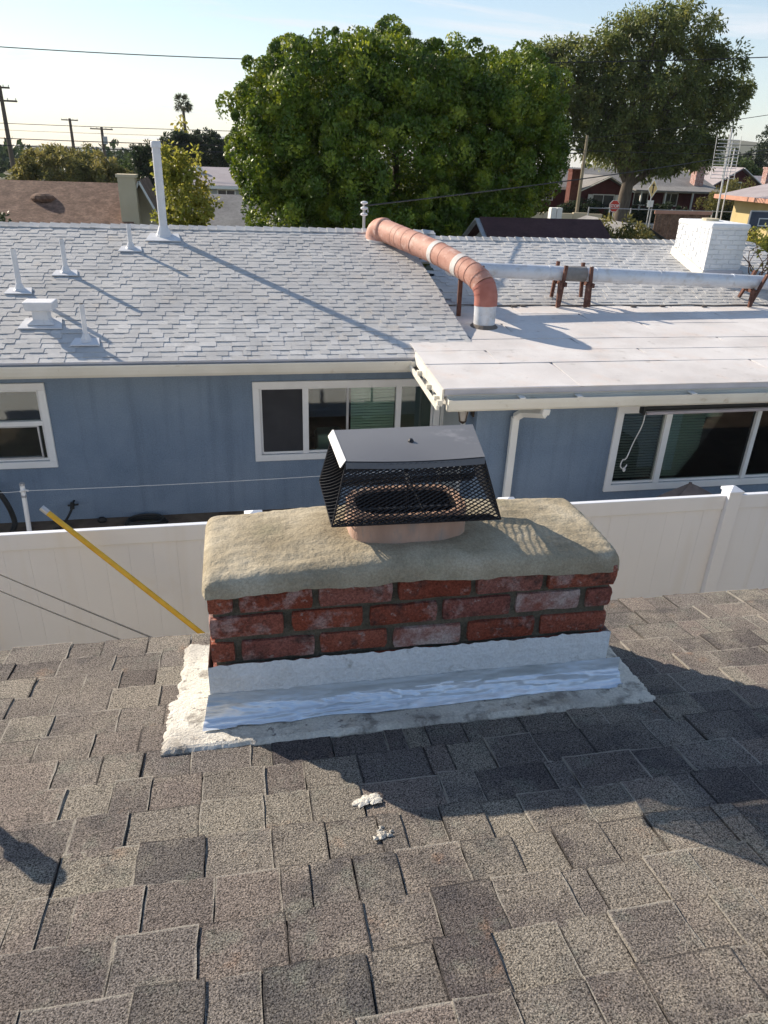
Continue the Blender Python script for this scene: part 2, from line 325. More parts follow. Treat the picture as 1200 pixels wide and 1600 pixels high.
def bevel(o, w=.006, seg=2):
    b = o.modifiers.new('bevel', 'BEVEL'); b.width = w; b.segments = seg; b.limit_method = 'ANGLE'; return o
def np_mesh(name, V, F):                        # V (n,3), F (m,k) arrays
    me = bpy.data.meshes.new(name); k = F.shape[1]
    me.vertices.add(len(V)); me.vertices.foreach_set('co', V.astype(np.float32).ravel())
    me.loops.add(F.size); me.loops.foreach_set('vertex_index', F.astype(np.int32).ravel())
    me.polygons.add(len(F)); me.polygons.foreach_set('loop_start', np.arange(0, F.size, k, dtype=np.int32))
    me.update(calc_edges=True); return me
def unit(a): return a/np.maximum(np.linalg.norm(a, axis=-1, keepdims=True), 1e-9)
def leaf_quads(P, A, length, width):
    """P centres, A leaf axes; rhombic leaves with random roll"""
    n = len(P); A = unit(A); Bv = unit(np.cross(A, rng.normal(size=(n, 3))))
    L_ = (length*rng.uniform(.7, 1.3, (n, 1)))/2; W_ = (width*rng.uniform(.7, 1.3, (n, 1)))/2
    V = np.stack([P-A*L_, P+Bv*W_, P+A*L_, P-Bv*W_], 1).reshape(-1, 3)
    return V
def crown_mesh(name, clumps, leaf, per, spread=1.0, droop=0.0, bias=.6, fill=.55, puff=False):
    """clumps: list of (centre, direction, radius)"""
    C = np.array([c[0] for c in clumps]); D = np.array([c[1] for c in clumps]); Rr = np.array([c[2] for c in clumps])
    C = np.repeat(C, per, 0); D = np.repeat(unit(D), per, 0); Rr = np.repeat(Rr, per)[:, None]
    d = unit(rng.normal(size=C.shape)+D*bias)
    t = rng.uniform(0, 1, (len(C), 1))**fill
    P = C + d*Rr*t
    A = d + rng.normal(size=C.shape)*.45; A[:, 2] -= droop
    if puff:                                     # blades lie over the dome of each tuft
        T = unit(np.cross(d, rng.normal(size=d.shape))); T = unit(T+d*.55+np.array([0, 0, .25])); Bv = unit(np.cross(d+rng.normal(size=d.shape)*.35, T))
        L_ = leaf[0]*rng.uniform(.7, 1.3, (len(P), 1))/2; W_ = leaf[1]*rng.uniform(.7, 1.3, (len(P), 1))/2
        V = np.stack([P-T*L_, P+Bv*W_, P+T*L_, P-Bv*W_], 1).reshape(-1, 3)
    else: V = leaf_quads(P, A, leaf[0], leaf[1])
    return np_mesh(name, V, np.arange(len(V)).reshape(-1, 4))
def ell_clumps(ells, count, r, outer=(.82, 1.02), jitter=.15):
    """clumps over the skin of a union of ellipsoids [(c, (rx,ry,rz))]"""
    out = []; vols = np.array([(e[1][0]*e[1][1]+e[1][1]*e[1][2]+e[1][0]*e[1][2]) for e in ells]); vols = vols/vols.sum()
    tries = 0
    while len(out) < count and tries < count*30:
        tries += 1
        e = ells[rng.choice(len(ells), p=vols)]; c = np.array(e[0]); rr = np.array(e[1])
        d = unit(rng.normal(size=3)); p = c+d*rr*rng.uniform(*outer)
        if any(np.sum(((p-np.array(q[0]))/np.array(q[1]))**2) < .62 for q in ells if q is not e): continue
        nrm = unit(d/rr); nrm = nrm + np.array([0, 0, .35])
        out.append((p+rng.normal(size=3)*jitter, nrm, r*rng.uniform(.7, 1.3)))
    return out

# ------------------------------------------------------------------ ground and far land (setting)
def hz(x, y):
    d = math.hypot(x, y); return 0.0 if d < 60 else -.0125*(d-60)
mb = MB(); rad = [0, 6, 12, 20, 30, 45, 60, 80, 110, 150, 220, 350, 600, 1000, 1800, 3200]; nseg = 48
for r_ in rad[1:]:
    for k in range(nseg):
        a = 2*math.pi*k/nseg; mb.v.append((r_*math.sin(a), r_*math.cos(a), hz(0, r_)))
mb.v.append((0, 0, 0)); c0 = len(mb.v)-1
for k in range(nseg): mb.f.append((c0, (k+1) % nseg, k))
for i in range(len(rad)-2):
    for k in range(nseg):
        a = i*nseg+k; b = i*nseg+(k+1) % nseg; mb.f.append((a, b, b+nseg, a+nseg))
tag(obj('ground', mb, 'ground'), kind='structure')
mb = MB(); mb.add([(-9, 2, .01), (12, 2, .01), (12, 9.0, .01), (-9, 9.0, .01)], [(0, 1, 2, 3)])
tag(obj('side_yard', mb, 'dirt'), kind='structure')
# the cross street far right, with pavement and kerb
mb = MB(); mb.add([(6, 61, -.01+.02), (60, 52, .03), (63, 61, .03), (9, 70, -.05)], [(0, 1, 2, 3)])
tag(obj('road', mb, 'asphalt'), kind='structure')
mb = MB(); mb.prism([(6, 59.2, .03), (60, 50.2, .03), (60.2, 51.9, .03), (6.2, 60.9, .03)], (0, 0, .14))
tag(obj('pavement', mb, 'concrete'), kind='structure')
mb = MB(); mb.add([(9, 70.2, .02), (63, 61.2, .05), (68, 80, -.15), (12, 88, -.3)], [(0, 1, 2, 3)])
tag(obj('front_lawn', mb, 'lawn'), kind='structure')
# hills
def hills(az0, az1, d0, h, seed, n=60):
    mb = MB()
    for j, dd in enumerate((0, 250, 600)):
        for i in range(n+1):
            a = R(az0+(az1-az0)*i/n); d = d0+dd
            e = math.sin(math.pi*i/n)**.5
            hh = (h*(.6+.9*(mnoise.noise((i*.09+seed, j*.7, seed))*.5+.5))*e if j == 1 else 0) + hz(0, d)-3
            mb.v.append((d*math.sin(a), d*math.cos(a), hh))
    for j in range(2):
        for i in range(n): a = j*(n+1)+i; mb.f.append((a, a+1, a+n+2, a+n+1))
    return mb
tag(obj('hills', hills(24, 62, 900, 56, 3.3), 'hill', smooth=True), kind='structure')
tag(obj('hills', hills(-60, 26, 2300, 26, 8.1), 'hill', smooth=True), kind='structure')

# ------------------------------------------------------------------ shingle roofs
def tab_meshes(name, m, n=4):
    out = []
    for q in range(n):
        g = random.Random(50+q); mb = MB(); nx, ny = 5, 3
        for top in (1, 0):
            for j in range(ny+1):
                for i in range(nx+1):
                    x = i/nx; y = j/ny
                    jx = g.uniform(-.012, .012) if i in (0, nx) else 0
                    jy = g.uniform(-.03, .02) if j == ny else 0
                    mb.v.append((x+jx, y+jy, (1 if top else 0)+(g.uniform(-.10, .10) if top else 0)))
        k = (nx+1)*(ny+1)
        for j in range(ny):
            for i in range(nx):
                a = j*(nx+1)+i; mb.f.append((a, a+1, a+nx+2, a+nx+1)[::-1])
        ring = [i for i in range(nx+1)]+[j*(nx+1)+nx for j in range(1, ny+1)]+[ny*(nx+1)+i for i in range(nx-1, -1, -1)]+[j*(nx+1) for j in range(ny-1, 0, -1)]
        for a, b in zip(ring, ring[1:]+ring[:1]): mb.f.append((a, b, b+k, a+k))
        me = bpy.data.meshes.new(name); me.from_pydata(mb.v, [], mb.f); me.update()
        # y runs down the slope, z off the roof; faces are checked to point outwards
        import bmesh
        bm = bmesh.new(); bm.from_mesh(me); bmesh.ops.recalc_face_normals(bm, faces=bm.faces); bm.to_mesh(me); bm.free()
        me.materials.append(M[m]); out.append(me)
    return out
def tab_matrix(p, xdir, D, N, w, e, t, lift, yaw=0):
    """matrix that lays the unit tab: p = upper corner on the deck"""
    tilt = math.atan2(lift, e)
    Dt = (D*math.cos(tilt)+N*math.sin(tilt)); Nt = (N*math.cos(tilt)-D*math.sin(tilt))
    X = xdir.copy()
    if yaw: X = (xdir*math.cos(yaw)+Dt*math.sin(yaw)); Dt = (Dt*math.cos(yaw)-xdir*math.sin(yaw))
    m = Matrix((X*w, Dt*e, Nt*t)).transposed().to_4x4(); m.translation = p
    return m
def lay_tabs(rows, meshes, parent, m, limit, priority):
    """rows: list of matrices; the first `limit` by priority become parts, the rest one stuff part"""
    order = sorted(range(len(rows)), key=lambda i: priority(rows[i]))
    off = rootloc(parent); inv = Matrix.Translation(-off)
    first = None
    for i in order[:limit]:
        me = meshes[i % len(meshes)]
        if first is None: first = o = link('shingle', me, None, parent)
        else: o = first.copy(); o.data = me; COL.objects.link(o)
        o.matrix_local = inv @ rows[i]
    rest = order[limit:]
    if rest:
        V = []; F = []; n = 0
        for i in rest:
            me = meshes[i % len(meshes)]; mw = inv @ rows[i]
            V += [tuple(mw @ v.co) for v in me.vertices]; F += [tuple(k+n for k in p.vertices) for p in me.polygons]; n = len(V)
        me = bpy.data.meshes.new('shingle_field'); me.from_pydata(V, [], F); me.update()
        import bmesh
        bm = bmesh.new(); bm.from_mesh(me); bmesh.ops.recalc_face_normals(bm, faces=bm.faces); bm.to_mesh(me); bm.free()
        o = link('shingle_field', me, m, parent); tag(o, kind='stuff')
CAMP = Vector((0, 0, H0))
def in_view(p, margin=0):
    d = Vector(p)-CAMP; z = d.dot(fw)
    if z < .1: return False
    return abs(d.dot(r2)/z*1135) < 600+margin and abs(d.dot(u2)/z*1135) < 800+margin

# --- the near house: we stand over its roof
OS = .2; ONRM = Vector((0, math.sin(math.atan(OS)), math.cos(math.atan(OS)))); OD = Vector((0, math.cos(math.atan(OS)), -math.sin(math.atan(OS))))
def own_z(y): return 3.005-.2*(y-1.577)
own = thing('near_house', 'near house roof of weathered grey brown shingles sloping down past the brick chimney', 'house', (0, 0, 0))
mb = MB(); y0, y1 = -3.5, 2.13
for xa, xb in ((-5, 6.5),):
    mb.hexa([(xa, y0, own_z(y0)-.14), (xb, y0, own_z(y0)-.14), (xb, y1, own_z(y1)-.14), (xa, y1, own_z(y1)-.14),
             (xa, y0, own_z(y0)-.004), (xb, y0, own_z(y0)-.004), (xb, y1, own_z(y1)-.004), (xa, y1, own_z(y1)-.004)])
obj('roof_deck', mb, 'deck', own)
mb = MB(); mb.box(-4.7, 6.2, -3.2, 1.7, 0, 2.78); obj('wall', mb, 'tan_wall', own)
mb = MB(); mb.box(-5, 6.5, 2.132, 2.16, own_z(2.13)-.17, own_z(2.13)-.012); obj('fascia', mb, 'trim', own)
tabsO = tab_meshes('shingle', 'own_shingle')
E_ = .1165; rows = []
k = 0
while True:
    s_low = 2.145-E_*k*math.cos(math.atan(OS))
    if s_low < -1.4: break
    x = -4.2+rnd.uniform(-.2, 0); hi = rnd.random() < .5; run = 0
    while x < 5.2:
        w = rnd.choice([.055, .085, .10, .11, .12, .13, .14, .15, .165, .18])*rnd.uniform(.92, 1.08)
        wavy = rnd.uniform(-.004, .004)
        ylow = s_low+wavy; e = E_+.016
        p = Vector((x, ylow-e*OD.y, 0)); p.z = own_z(p.y)
        t = .0078 if hi else .0038
        t *= rnd.uniform(.85, 1.15)
        rows.append(tab_matrix(p, Vector((1, 0, 0)), OD, ONRM, w-.0018, e, t, .0055, rnd.uniform(-.008, .008)))
        x += w; hi = (not hi) if rnd.random() < .86 else hi
    k += 1
def pri_o(m):
    c = m @ Vector((.5, .6, .5)); v = any(in_view(m @ Vector((a, b, .5))) for a in (0, 1) for b in (.2, 1))
    return (0 if v else 1, (c-CAMP).length)
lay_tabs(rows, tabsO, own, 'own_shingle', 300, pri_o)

# cream coating brushed over the shingles round the chimney base
def coat_h(x, y):
    ph = ((2.145-y)/(E_*OD.y)) % 1.0
    return own_z(y)+.0165+.0075*(1-ph)+.0022*mnoise.noise((x*14, y*14, 1.7))
mb = MB(); nx, ny = 170, 80
def jag(a, k): return .007*mnoise.noise((a*26, k, 5))+.005*mnoise.noise((a*80, k, 9))+.003*mnoise.noise((a*190, k, 2))
for j in range(ny+1):
    v = j/ny
    for i in range(nx+1):
        u = i/nx
        yb = 1.437+jag(u*1.35, 1)*.55; yt = 2.06+jag(u*1.35, 3)*2.2
        y = yb+(yt-yb)*v
        xl = -.234-(.016 if y < 1.70 else 0)+.012*(y-1.42)+jag(y, 6)*1.5; xr = 1.118+.10*(y-1.42)+jag(y, 8)
        x = xl+(xr-xl)*u
        eg = min(u*1.35, (1-u)*1.35, v*.62, (1-v)*.62)
        mb.v.append((x, y, coat_h(x, y)-.010*max(0, 1-eg/.012)))
for j in range(ny):
    for i in range(nx): a = j*(nx+1)+i; mb.f.append((a, a+1, a+nx+2, a+nx+1))
edges = {}
for f in list(mb.f):
    for a, b in zip(f, f[1:]+f[:1]): edges[(a, b)] = edges.get((a, b), 0)+1
for (a, b) in list(edges):
    if (b, a) not in edges:
        o = len(mb.v); mb.v += [(*mb.v[a][:2], mb.v[a][2]-.02), (*mb.v[b][:2], mb.v[b][2]-.02)]; mb.f.append((b, a, o, o+1))
obj('coating_patch', mb, 'flash_cream', own)
# two dabs of spilled mortar
for (cx, cy, sx, nb) in ((.237, 1.168, .020, 9), (.243, 1.052, .024, 15)):
    mb = MB()
    for q in range(nb):
        px = cx+rnd.gauss(0, sx*.6); py_ = cy+rnd.gauss(0, sx*.42); r_ = rnd.uniform(.007, .014)*(1 if nb < 12 else .55); n_ = 13
        o = len(mb.v); mb.v.append((px, py_, own_z(py_)+.0172))
        for k in range(n_):
            a = 2*math.pi*k/n_; rr = r_*rnd.uniform(.55, 1.35); y_ = py_+rr*math.sin(a); mb.v.append((px+1.3*rr*math.cos(a), y_, own_z(y_)+.0125))
        for k in range(n_): mb.f.append((o, o+1+k, o+1+(k+1) % n_))
    obj('mortar_splash', mb, 'flash_cream', own)

# ------------------------------------------------------------------ the brick chimney
CX0, CX1, CY0, CY1 = -.115, .998, 1.577, 1.95
ch = thing('brick_chimney', 'red brick chimney with fresh mortar crown standing on the near roof', 'chimney', (.44, 1.76, 2.9))
mb = MB(); mb.box(CX0+.012, CX1-.012, CY0+.012, CY1-.012, 2.75, 3.44); obj('mortar_core', mb, 'mortar', ch)
def brick_mb(x0, x1, y0, y1, z0, z1, seed, amp=.0028):
    g = random.Random(seed); mb = MB()
    n = [max(2, int((x1-x0)/.03)), 2, 3]
    import itertools
    # subdivided box
    def face(fn, a, b):
        o = len(mb.v)
        for j in range(b+1):
            for i in range(a+1): mb.v.append(fn(i/a, j/b))
        for j in range(b):
            for i in range(a): p = o+j*(a+1)+i; mb.f.append((p, p+1, p+a+2, p+a+1))
    L_ = lambda a, b, t: a+(b-a)*t
    nx_ = n[0]; nz = 4
    face(lambda u, v: (L_(x0, x1, u), y0, L_(z0, z1, v)), nx_, nz)
    face(lambda u, v: (L_(x1, x0, u), y1, L_(z0, z1, v)), nx_, nz)
    face(lambda u, v: (x1, L_(y0, y1, u), L_(z0, z1, v)), 3, nz)
    face(lambda u, v: (x0, L_(y1, y0, u), L_(z0, z1, v)), 3, nz)
    face(lambda u, v: (L_(x0, x1, u), L_(y0, y1, v), z1), nx_, 3)
    face(lambda u, v: (L_(x0, x1, u), L_(y1, y0, v), z0), nx_, 3)
    cx, cy, cz = (x0+x1)/2, (y0+y1)/2, (z0+z1)/2
    out = []
    for v in mb.v:
        p = Vector(v); nv = mnoise.noise_vector((p*22)+Vector((seed, 0, 0)))*amp+mnoise.noise_vector((p*70)+Vector((seed, 3, 0)))*amp*.5
        # rounded arrises
        k = 0
        for a, (lo, hi) in enumerate(((x0, x1), (y0, y1), (z0, z1))):
            if min(abs(p[a]-lo), abs(p[a]-hi)) < 1e-6: k += 1
        if k >= 2: p += (Vector((cx, cy, cz))-p).normalized()*(.004 if k == 2 else .007)
        out.append(tuple(p+nv))
    mb.v = out; return mb
ROWS = [(3.358, 3.424, [-.115,-.05,-.038,.153,.165,.363,.375,.578,.590,.781,.794,.998]),
        (3.283, 3.345, [-.115,.078,.094,.286,.300,.490,.502,.699,.711,.904,.920,.998]),
        (3.206, 3.268, [-.115,-.052,-.04,.157,.168,.355,.368,.563,.577,.776,.792,.998]),
        (3.130, 3.192, [-.115,.078,.094,.286,.300,.490,.502,.699,.711,.904,.920,.998])]
sd = 1
for ri, (z0, z1, xs) in enumerate(ROWS):
    for q in range(0, 12, 2):
        sd += 1; dz = rnd.uniform(-.0025, .0025); dy = rnd.uniform(-.003, .003)+(-.004 if ri == 0 else 0)
        pale = (ri, q) in ((2, 6), (1, 8))
        o = obj('brick', brick_mb(xs[q], xs[q+1], CY0+dy, CY0+.09, z0+dz, z1+dz, sd), 'brick_pale' if pale else 'brick', ch)
        o2 = obj('brick', brick_mb(xs[q], xs[q+1], CY1-.09, CY1+dy, z0+dz, z1+dz, sd+100), 'brick', ch)
    for side in (0, 1):
        xa, xb = (CX0, CX0+.09) if side == 0 else (CX1-.09, CX1)
        for (ya, yb) in ((CY0+.1, CY0+.182), (CY0+.192, CY1-.1)):
            sd += 1; obj('brick', brick_mb(xa, xb, ya, yb, z0, z1, sd), 'brick', ch)
# crown: a rounded mortar slab, rough, smeared down over the top course
mb = MB(); nu, nv = 90, 44
ccx, ccy = (CX0+CX1)/2, (CY0+CY1)/2; hx, hy = (CX1-CX0)/2+.009, (CY1-CY0)/2+.010
def crown_pt(u, v):
    # u,v in -1..1: flat top inside, a rolled arris of radius rr, then a steep trowelled face
    t = max(abs(u), abs(v)); rr = .030; ix, iy = hx-rr, hy-rr; drop = 0
    if t <= .86: x_, y_ = u/.86*ix, v/.86*iy
    else:
        a = (t-.86)/.14
        if a < .55: q = a/.55*math.pi/2*.93; o = rr*math.sin(q); drop = rr*(1-math.cos(q))
        else: q = math.pi/2*.93; k = (a-.55)/.45; o = rr*math.sin(q)+.003*k; drop = rr*(1-math.cos(q))+.025*k
        x_, y_ = u/t*ix, v/t*iy
        sm = lambda q: max(0., min(1., (q-.90)/.10))
        wx, wy = sm(abs(u)/t), sm(abs(v)/t); L2 = max(1e-6, math.hypot(wx, wy))
        x_ += math.copysign(o*wx/L2, u); y_ += math.copysign(o*wy/L2, v)
    px, py_ = ccx+x_, ccy+y_
    dfl = math.hypot((px-.43)/.24, (py_-1.76)/.13)
    z = 3.468+.024*math.exp(-max(0, dfl-1)*1.2)-.008*(x_/hx)**2-.006*(y_/hy)**2-drop
    if drop > .040: z += .010*mnoise.noise((px*6, 2.2, py_*3))+.005*mnoise.noise((px*33, 7.7, 0))
    a = .0042 if drop < .02 else .0022
    n_ = mnoise.noise((px*9, py_*26, 0))*a+mnoise.noise((px*45, py_*45, 4))*a*.7+mnoise.noise((px*120, py_*120, 8))*a*.4
    if drop < .02: z += n_
    else: z += n_*.5; py_ += n_*(-1 if v < 0 else 1)
    return (px, py_, z)
def warp(t):                                    # crowd samples near the rim
    return math.copysign(1-(1-abs(t))**1.55, t)
for j in range(nv+1):
    for i in range(nu+1): mb.v.append(crown_pt(warp(-1+2*i/nu), warp(-1+2*j/nv)))
for j in range(nv):
    for i in range(nu): a = j*(nu+1)+i; mb.f.append((a, a+1, a+nu+2, a+nu+1))
obj('mortar_crown', mb, 'crown', ch, smooth=False)
for p in ch.children[-1].data.polygons: p.use_smooth = True
# oval clay flue
def oval(cx, cy, a, b, n=48, p=3.6):
    out = []
    for k in range(n):
        t = 2*math.pi*k/n; c, s = math.cos(t), math.sin(t)
        out.append((cx+a*math.copysign(abs(c)**(2/p), c), cy+b*math.copysign(abs(s)**(2/p), s)))
    return out
FX, FY = .427, 1.755
mb = MB(); n = 48; oz = [(oval(FX, FY, .163, .100), 3.46), (oval(FX, FY, .163, .100), 3.562), (oval(FX, FY, .158, .096), 3.569), (oval(FX, FY, .142, .080), 3.568), (oval(FX, FY, .138, .076), 3.560)]
for ring, z in oz: mb.v += [(x, y, z+.0012*mnoise.noise((x*40, y*40, z*9))) for x, y in ring]
for i in range(len(oz)-1):
    for k in range(n): a = i*n+k; b = i*n+(k+1) % n; mb.f.append((a, b, b+n, a+n))
fl = obj('clay_flue', mb, 'clay', ch, smooth=True)
mb = MB(); ri = [(oval(FX, FY, .138, .076), 3.560), (oval(FX, FY, .136, .074), 2.9)]
for ring, z in ri: mb.v += [(x, y, z) for x, y in ring]
for k in range(n): a = k; b = (k+1) % n; mb.f.append((a, b, b+n, a+n))
mb.f.append(tuple(n+k for k in range(n)))
obj('sooty_lining', mb, 'soot', fl)
# white band of old coating on the lowest courses, ragged along its top edge
def band(x0, x1, yfun, ztop, zbot, n, seed, jag, flip=False):
    mb = MB(); r_ = 5
    for i in range(n+1):
        x = x0+(x1-x0)*i/n
        for j in range(r_+1):
            t = j/r_; zt = ztop+jag*(mnoise.noise((x*13, seed, 0))*.55+mnoise.noise((x*47, seed, 3))*.55)
            z = zt+(zbot-zt)*t
            y = yfun(z)-.0025*mnoise.noise((x*30, z*30, seed))-(0.004 if j else 0)
            mb.v.append((x, y, z))
    for i in range(n):
        for j in range(r_): a = i*(r_+1)+j; mb.f.append((a, a+1, a+r_+2, a+r_+1))
    return mb
mb = band(CX0-.010, CX1+.012, lambda z: CY0-.007-.05*(3.21-z)*.5, 3.203, 3.02, 160, 4, .012)
# sides of the band
for xs in (CX0-.010, CX1+.012):
    for i in range(20):
        y = [CY0-.012+(CY1-CY0+.02)*a/20 for a in (i, i+1)]
        zt = [3.203-.2*(q-CY0)+.006*mnoise.noise((q*20, 3, 1)) for q in y]
        mb.add([(xs, y[0], own_z(y[0])+.005), (xs, y[1], own_z(y[1])+.005), (xs, y[1], zt[1]), (xs, y[0], zt[0])], [(0, 1, 2, 3)])
obj('white_flashing', mb, 'flash_white', ch)
# crinkled foil tape flared out over the joint
mb = MB(); n_ = 300; base = [(0, .105), (.003, .092), (.005, .078), (.010, .064), (.018, .051), (.023, .040), (.031, .030), (.040, .0215)]
prof = []
for a_, b_ in zip(base, base[1:]):
    for q in range(3): prof.append((a_[0]+(b_[0]-a_[0])*q/3, a_[1]+(b_[1]-a_[1])*q/3))
prof.append(base[-1]); m_ = len(prof)
def crease(x, v):
    r1 = 1-abs(mnoise.noise((x*3.4+v*1.5, v*3.2, 4.4)))*2; r2 = 1-abs(mnoise.noise((x*9-v*5, v*6, 9.1)))*2; r3 = mnoise.noise((x*40, v*14, 1.3))
    return .0075*max(0, r1)**3+.0042*max(0, r2)**3+.0013*r3+.005*mnoise.noise((x*4.2, v*2.2, 6.6))
for i in range(n_+1):
    u = i/n_; x = CX0-.014+u*(CX1-CX0+.068)
    for j, (dy, dz) in enumerate(prof):
        v = j/(m_-1); k = 1+.22*mnoise.noise((x*5, v*3.5, 2)); c_ = crease(x, v)*(.35+.65*min(1, v*2.2))
        y = CY0-.014-dy*k-c_-(.008 if j == m_-1 and u < .06 else 0)
        z = own_z(y)+dz*(1.03-.06*u)+c_*.8
        if j == m_-1: z = own_z(y)+.022+max(0, mnoise.noise((x*7, 5, 5)))*.008+(.012 if u > .985 else 0)
        mb.v.append((x-(.02*v if u < .02 else 0), y, z))
for i in range(n_):
    for j in range(m_-1): a = i*m_+j; mb.f.append((a, a+1, a+m_+1, a+m_))
o = obj('foil_tape', mb, 'foil', ch, smooth=False)
o.data.materials.append(M['foil_dull'])
for p in o.data.polygons:
    p.use_smooth = True
    jj = p.index % (m_-1); ii = p.index//(m_-1)
    if jj < 7+2.6*mnoise.noise((ii*.021, 3, 3)): p.material_index = 1

# ------------------------------------------------------------------ chimney cap: sheet lid over expanded-metal skirts
cap = thing('chimney_cap', 'black mesh chimney cap with a grey sheet lid on the clay flue', 'chimney cap', (FX, FY, 3.56))
LT = [(.240, 1.628, 3.738), (.590, 1.612, 3.742), (.628, 1.842, 3.745), (.236, 1.842, 3.741)]      # lid corners
SB = [(.206, 1.622, 3.568), (.648, 1.606, 3.571), (.672, 1.905, 3.570), (.206, 1.905, 3.568)]      # skirt foot
mb = MB(); gx, gy = 14, 8
def lerp4(q, u, v): return (Vector(q[0])*(1-u)+Vector(q[1])*u)*(1-v)+(Vector(q[3])*(1-u)+Vector(q[2])*u)*v
for s_, th in ((1, .004), (0, 0)):
    for j in range(gy+1):
        for i in range(gx+1):
            u, v = i/gx, j/gy; p = lerp4(LT, u, v); p.z += th+.004*math.sin(math.pi*u)*math.sin(math.pi*v)-(.0055*math.sin(math.pi*u)*(1-v)**3)
            mb.v.append(tuple(p))
kk = (gx+1)*(gy+1)
for j in range(gy):
    for i in range(gx):
        a = j*(gx+1)+i; mb.f.append((a, a+1, a+gx+2, a+gx+1)); mb.f.append((a+kk, a+kk+gx+1, a+kk+gx+2, a+kk+1))
lid = obj('lid', mb, 'lid', cap, smooth=True)
mb = MB()
for a, b in ((3, 0), (0, 1), (1, 2), (2, 3)):
    A = Vector(LT[a]); B = Vector(LT[b]); nn = 8
    if (a, b) == (3, 0):
        mb.prism([A+Vector((-.002, 0, .005)), B+Vector((-.002, 0, .005)), B+Vector((-.014, 0, -.013)), A+Vector((-.014, 0, -.013))], (.003, 0, .001))
obj('lid_flange', mb, 'lid_edge', lid)
mb = MB()
for a, b in ((0, 1), (1, 2), (2, 3)):
    A = Vector(LT[a]); B = Vector(LT[b]); d = (B-A).cross(Vector((0, 0, 1))).normalized()*.004; nn = 10
    for i in range(nn):
        p, q = A.lerp(B, i/nn), A.lerp(B, (i+1)/nn)
        for w_, t_ in ((p, i/nn), (q, (i+1)/nn)): w_.z += -(.0055*math.sin(math.pi*t_) if a == 0 else 0)
        mb.prism([p+Vector((0, 0, .001)), q+Vector((0, 0, .001)), q+d-Vector((0, 0, .014)), p+d-Vector((0, 0, .014))], -d*.3)
obj('lid_lip', mb, 'lid', lid)
mb = MB(); mb.tube([(.425, 1.728, 3.744), (.425, 1.728, 3.752), (.425, 1.728, 3.757)], [.0085, .0075, .004], 8)
obj('bolt', mb, 'black_metal', lid)
mb = MB(); mb.tube([(.425, 1.745, 3.735), (.425, 1.752, 3.66), (.428, 1.748, 3.60), (.430, 1.742, 3.5)], .0032, 6)
mb.tube([(.39, 1.75, 3.735), (.425, 1.752, 3.645), (.455, 1.64, 3.575)], .003, 6)
mb.bar((.28, 1.752, 3.545), (.575, 1.752, 3.545), .012, .004)
obj('hold_down_rod', mb, 'black_metal', cap)
mb = MB(); mb.tube([(.424, 1.752, 3.65), (.431, 1.748, 3.622)], .006, 6); obj('turnbuckle', mb, 'steel', cap)
def screen_face(a, b, c, d, du=.0175, dv=.0105):
    """expanded metal between foot a-b and head d-c"""
    A, B, C, D_ = map(Vector, (a, b, c, d)); w = ((B-A).length+(C-D_).length)/2; h = ((D_-A).length+(C-B).length)/2
    nu_, nv_ = int(w/du), int(h/dv); mb = MB()
    nrm = (B-A).cross(D_-A).normalized()
    def P(i, j):
        u, v = max(0, min(1, i/nu_)), max(0, min(1, j/nv_)); return (A.lerp(B, u)).lerp(D_.lerp(C, u), v)
    for j in range(nv_*2+1):
        for i in range(nu_*2+1):
            if (i+j) % 2: continue
            p = P(i/2, j/2)
            for di in (-1, 1):
                if 0 <= i+di <= nu_*2 and j+1 <= nv_*2:
                    q = P((i+di)/2, (j+1)/2); t = (q-p); s_ = t.cross(nrm).normalized()*.00145; n2 = nrm*.0011
                    k = 0
                    mb.add([p-s_-n2, p+s_+n2*1.4, p+n2*.2-s_*.2-n2*2, q-s_-n2, q+s_+n2*1.4, q+n2*.2-s_*.2-n2*2], [(0, 1, 4, 3), (1, 2, 5, 4), (2, 0, 3, 5)])
    return mb
up_ = [Vector(p)-Vector((0, 0, .006)) for p in LT]
for (i, j) in ((0, 1), (1, 2), (2, 3), (3, 0)):
    o = obj('mesh_screen', screen_face(SB[i], SB[j], up_[j], up_[i]), 'black_metal', cap); tag(o, kind='stuff')
# folded bottom: mesh turned in under the skirt round the flue
for (i, j) in ((0, 1), (2, 3)):
    p, q = Vector(SB[i]), Vector(SB[j]); inn = .035 if i == 0 else -.04
    o = obj('mesh_screen', screen_face(p, q, q+Vector((-.02*(1 if i == 0 else -1), inn, -.002)), p+Vector((.02*(1 if i == 0 else -1), inn, -.002))), 'black_metal', cap); tag(o, kind='stuff')
mb = MB()
for (i, j) in ((0, 1), (1, 2), (2, 3), (3, 0)): mb.bar(SB[i], SB[j], .004, .004)
for i in range(4): mb.bar(SB[i], up_[i], .004, .004)
obj('corner_wire', mb, 'black_metal', cap)

# unseen pipe added just left of frame to cast a shadow on the shingles
px, py_ = -.80, 1.47
t = thing('shadow_pipe', 'short capped pipe added on the near roof beyond the left edge to cast a shadow', 'pipe', (px, py_, own_z(py_)))
mb = MB(); mb.tube([(px, py_, own_z(py_)-.01), (px, py_, own_z(py_)+.33)], .015, 12); obj('pipe', mb, 'vent', t, smooth=True)
mb = MB(); mb.tube([(px, py_, own_z(py_)+.27), (px, py_, own_z(py_)+.28), (px, py_, own_z(py_)+.36), (px, py_, own_z(py_)+.37)], [.02, .028, .028, .02], 12); obj("cap", mb, "vent", t)
mb = MB(); mb.tube([(px, py_, own_z(py_)), (px, py_, own_z(py_)+.03), (px, py_, own_z(py_)+.06)], [.11, .06, .026], 12); obj('flashing', mb, 'vent', t)

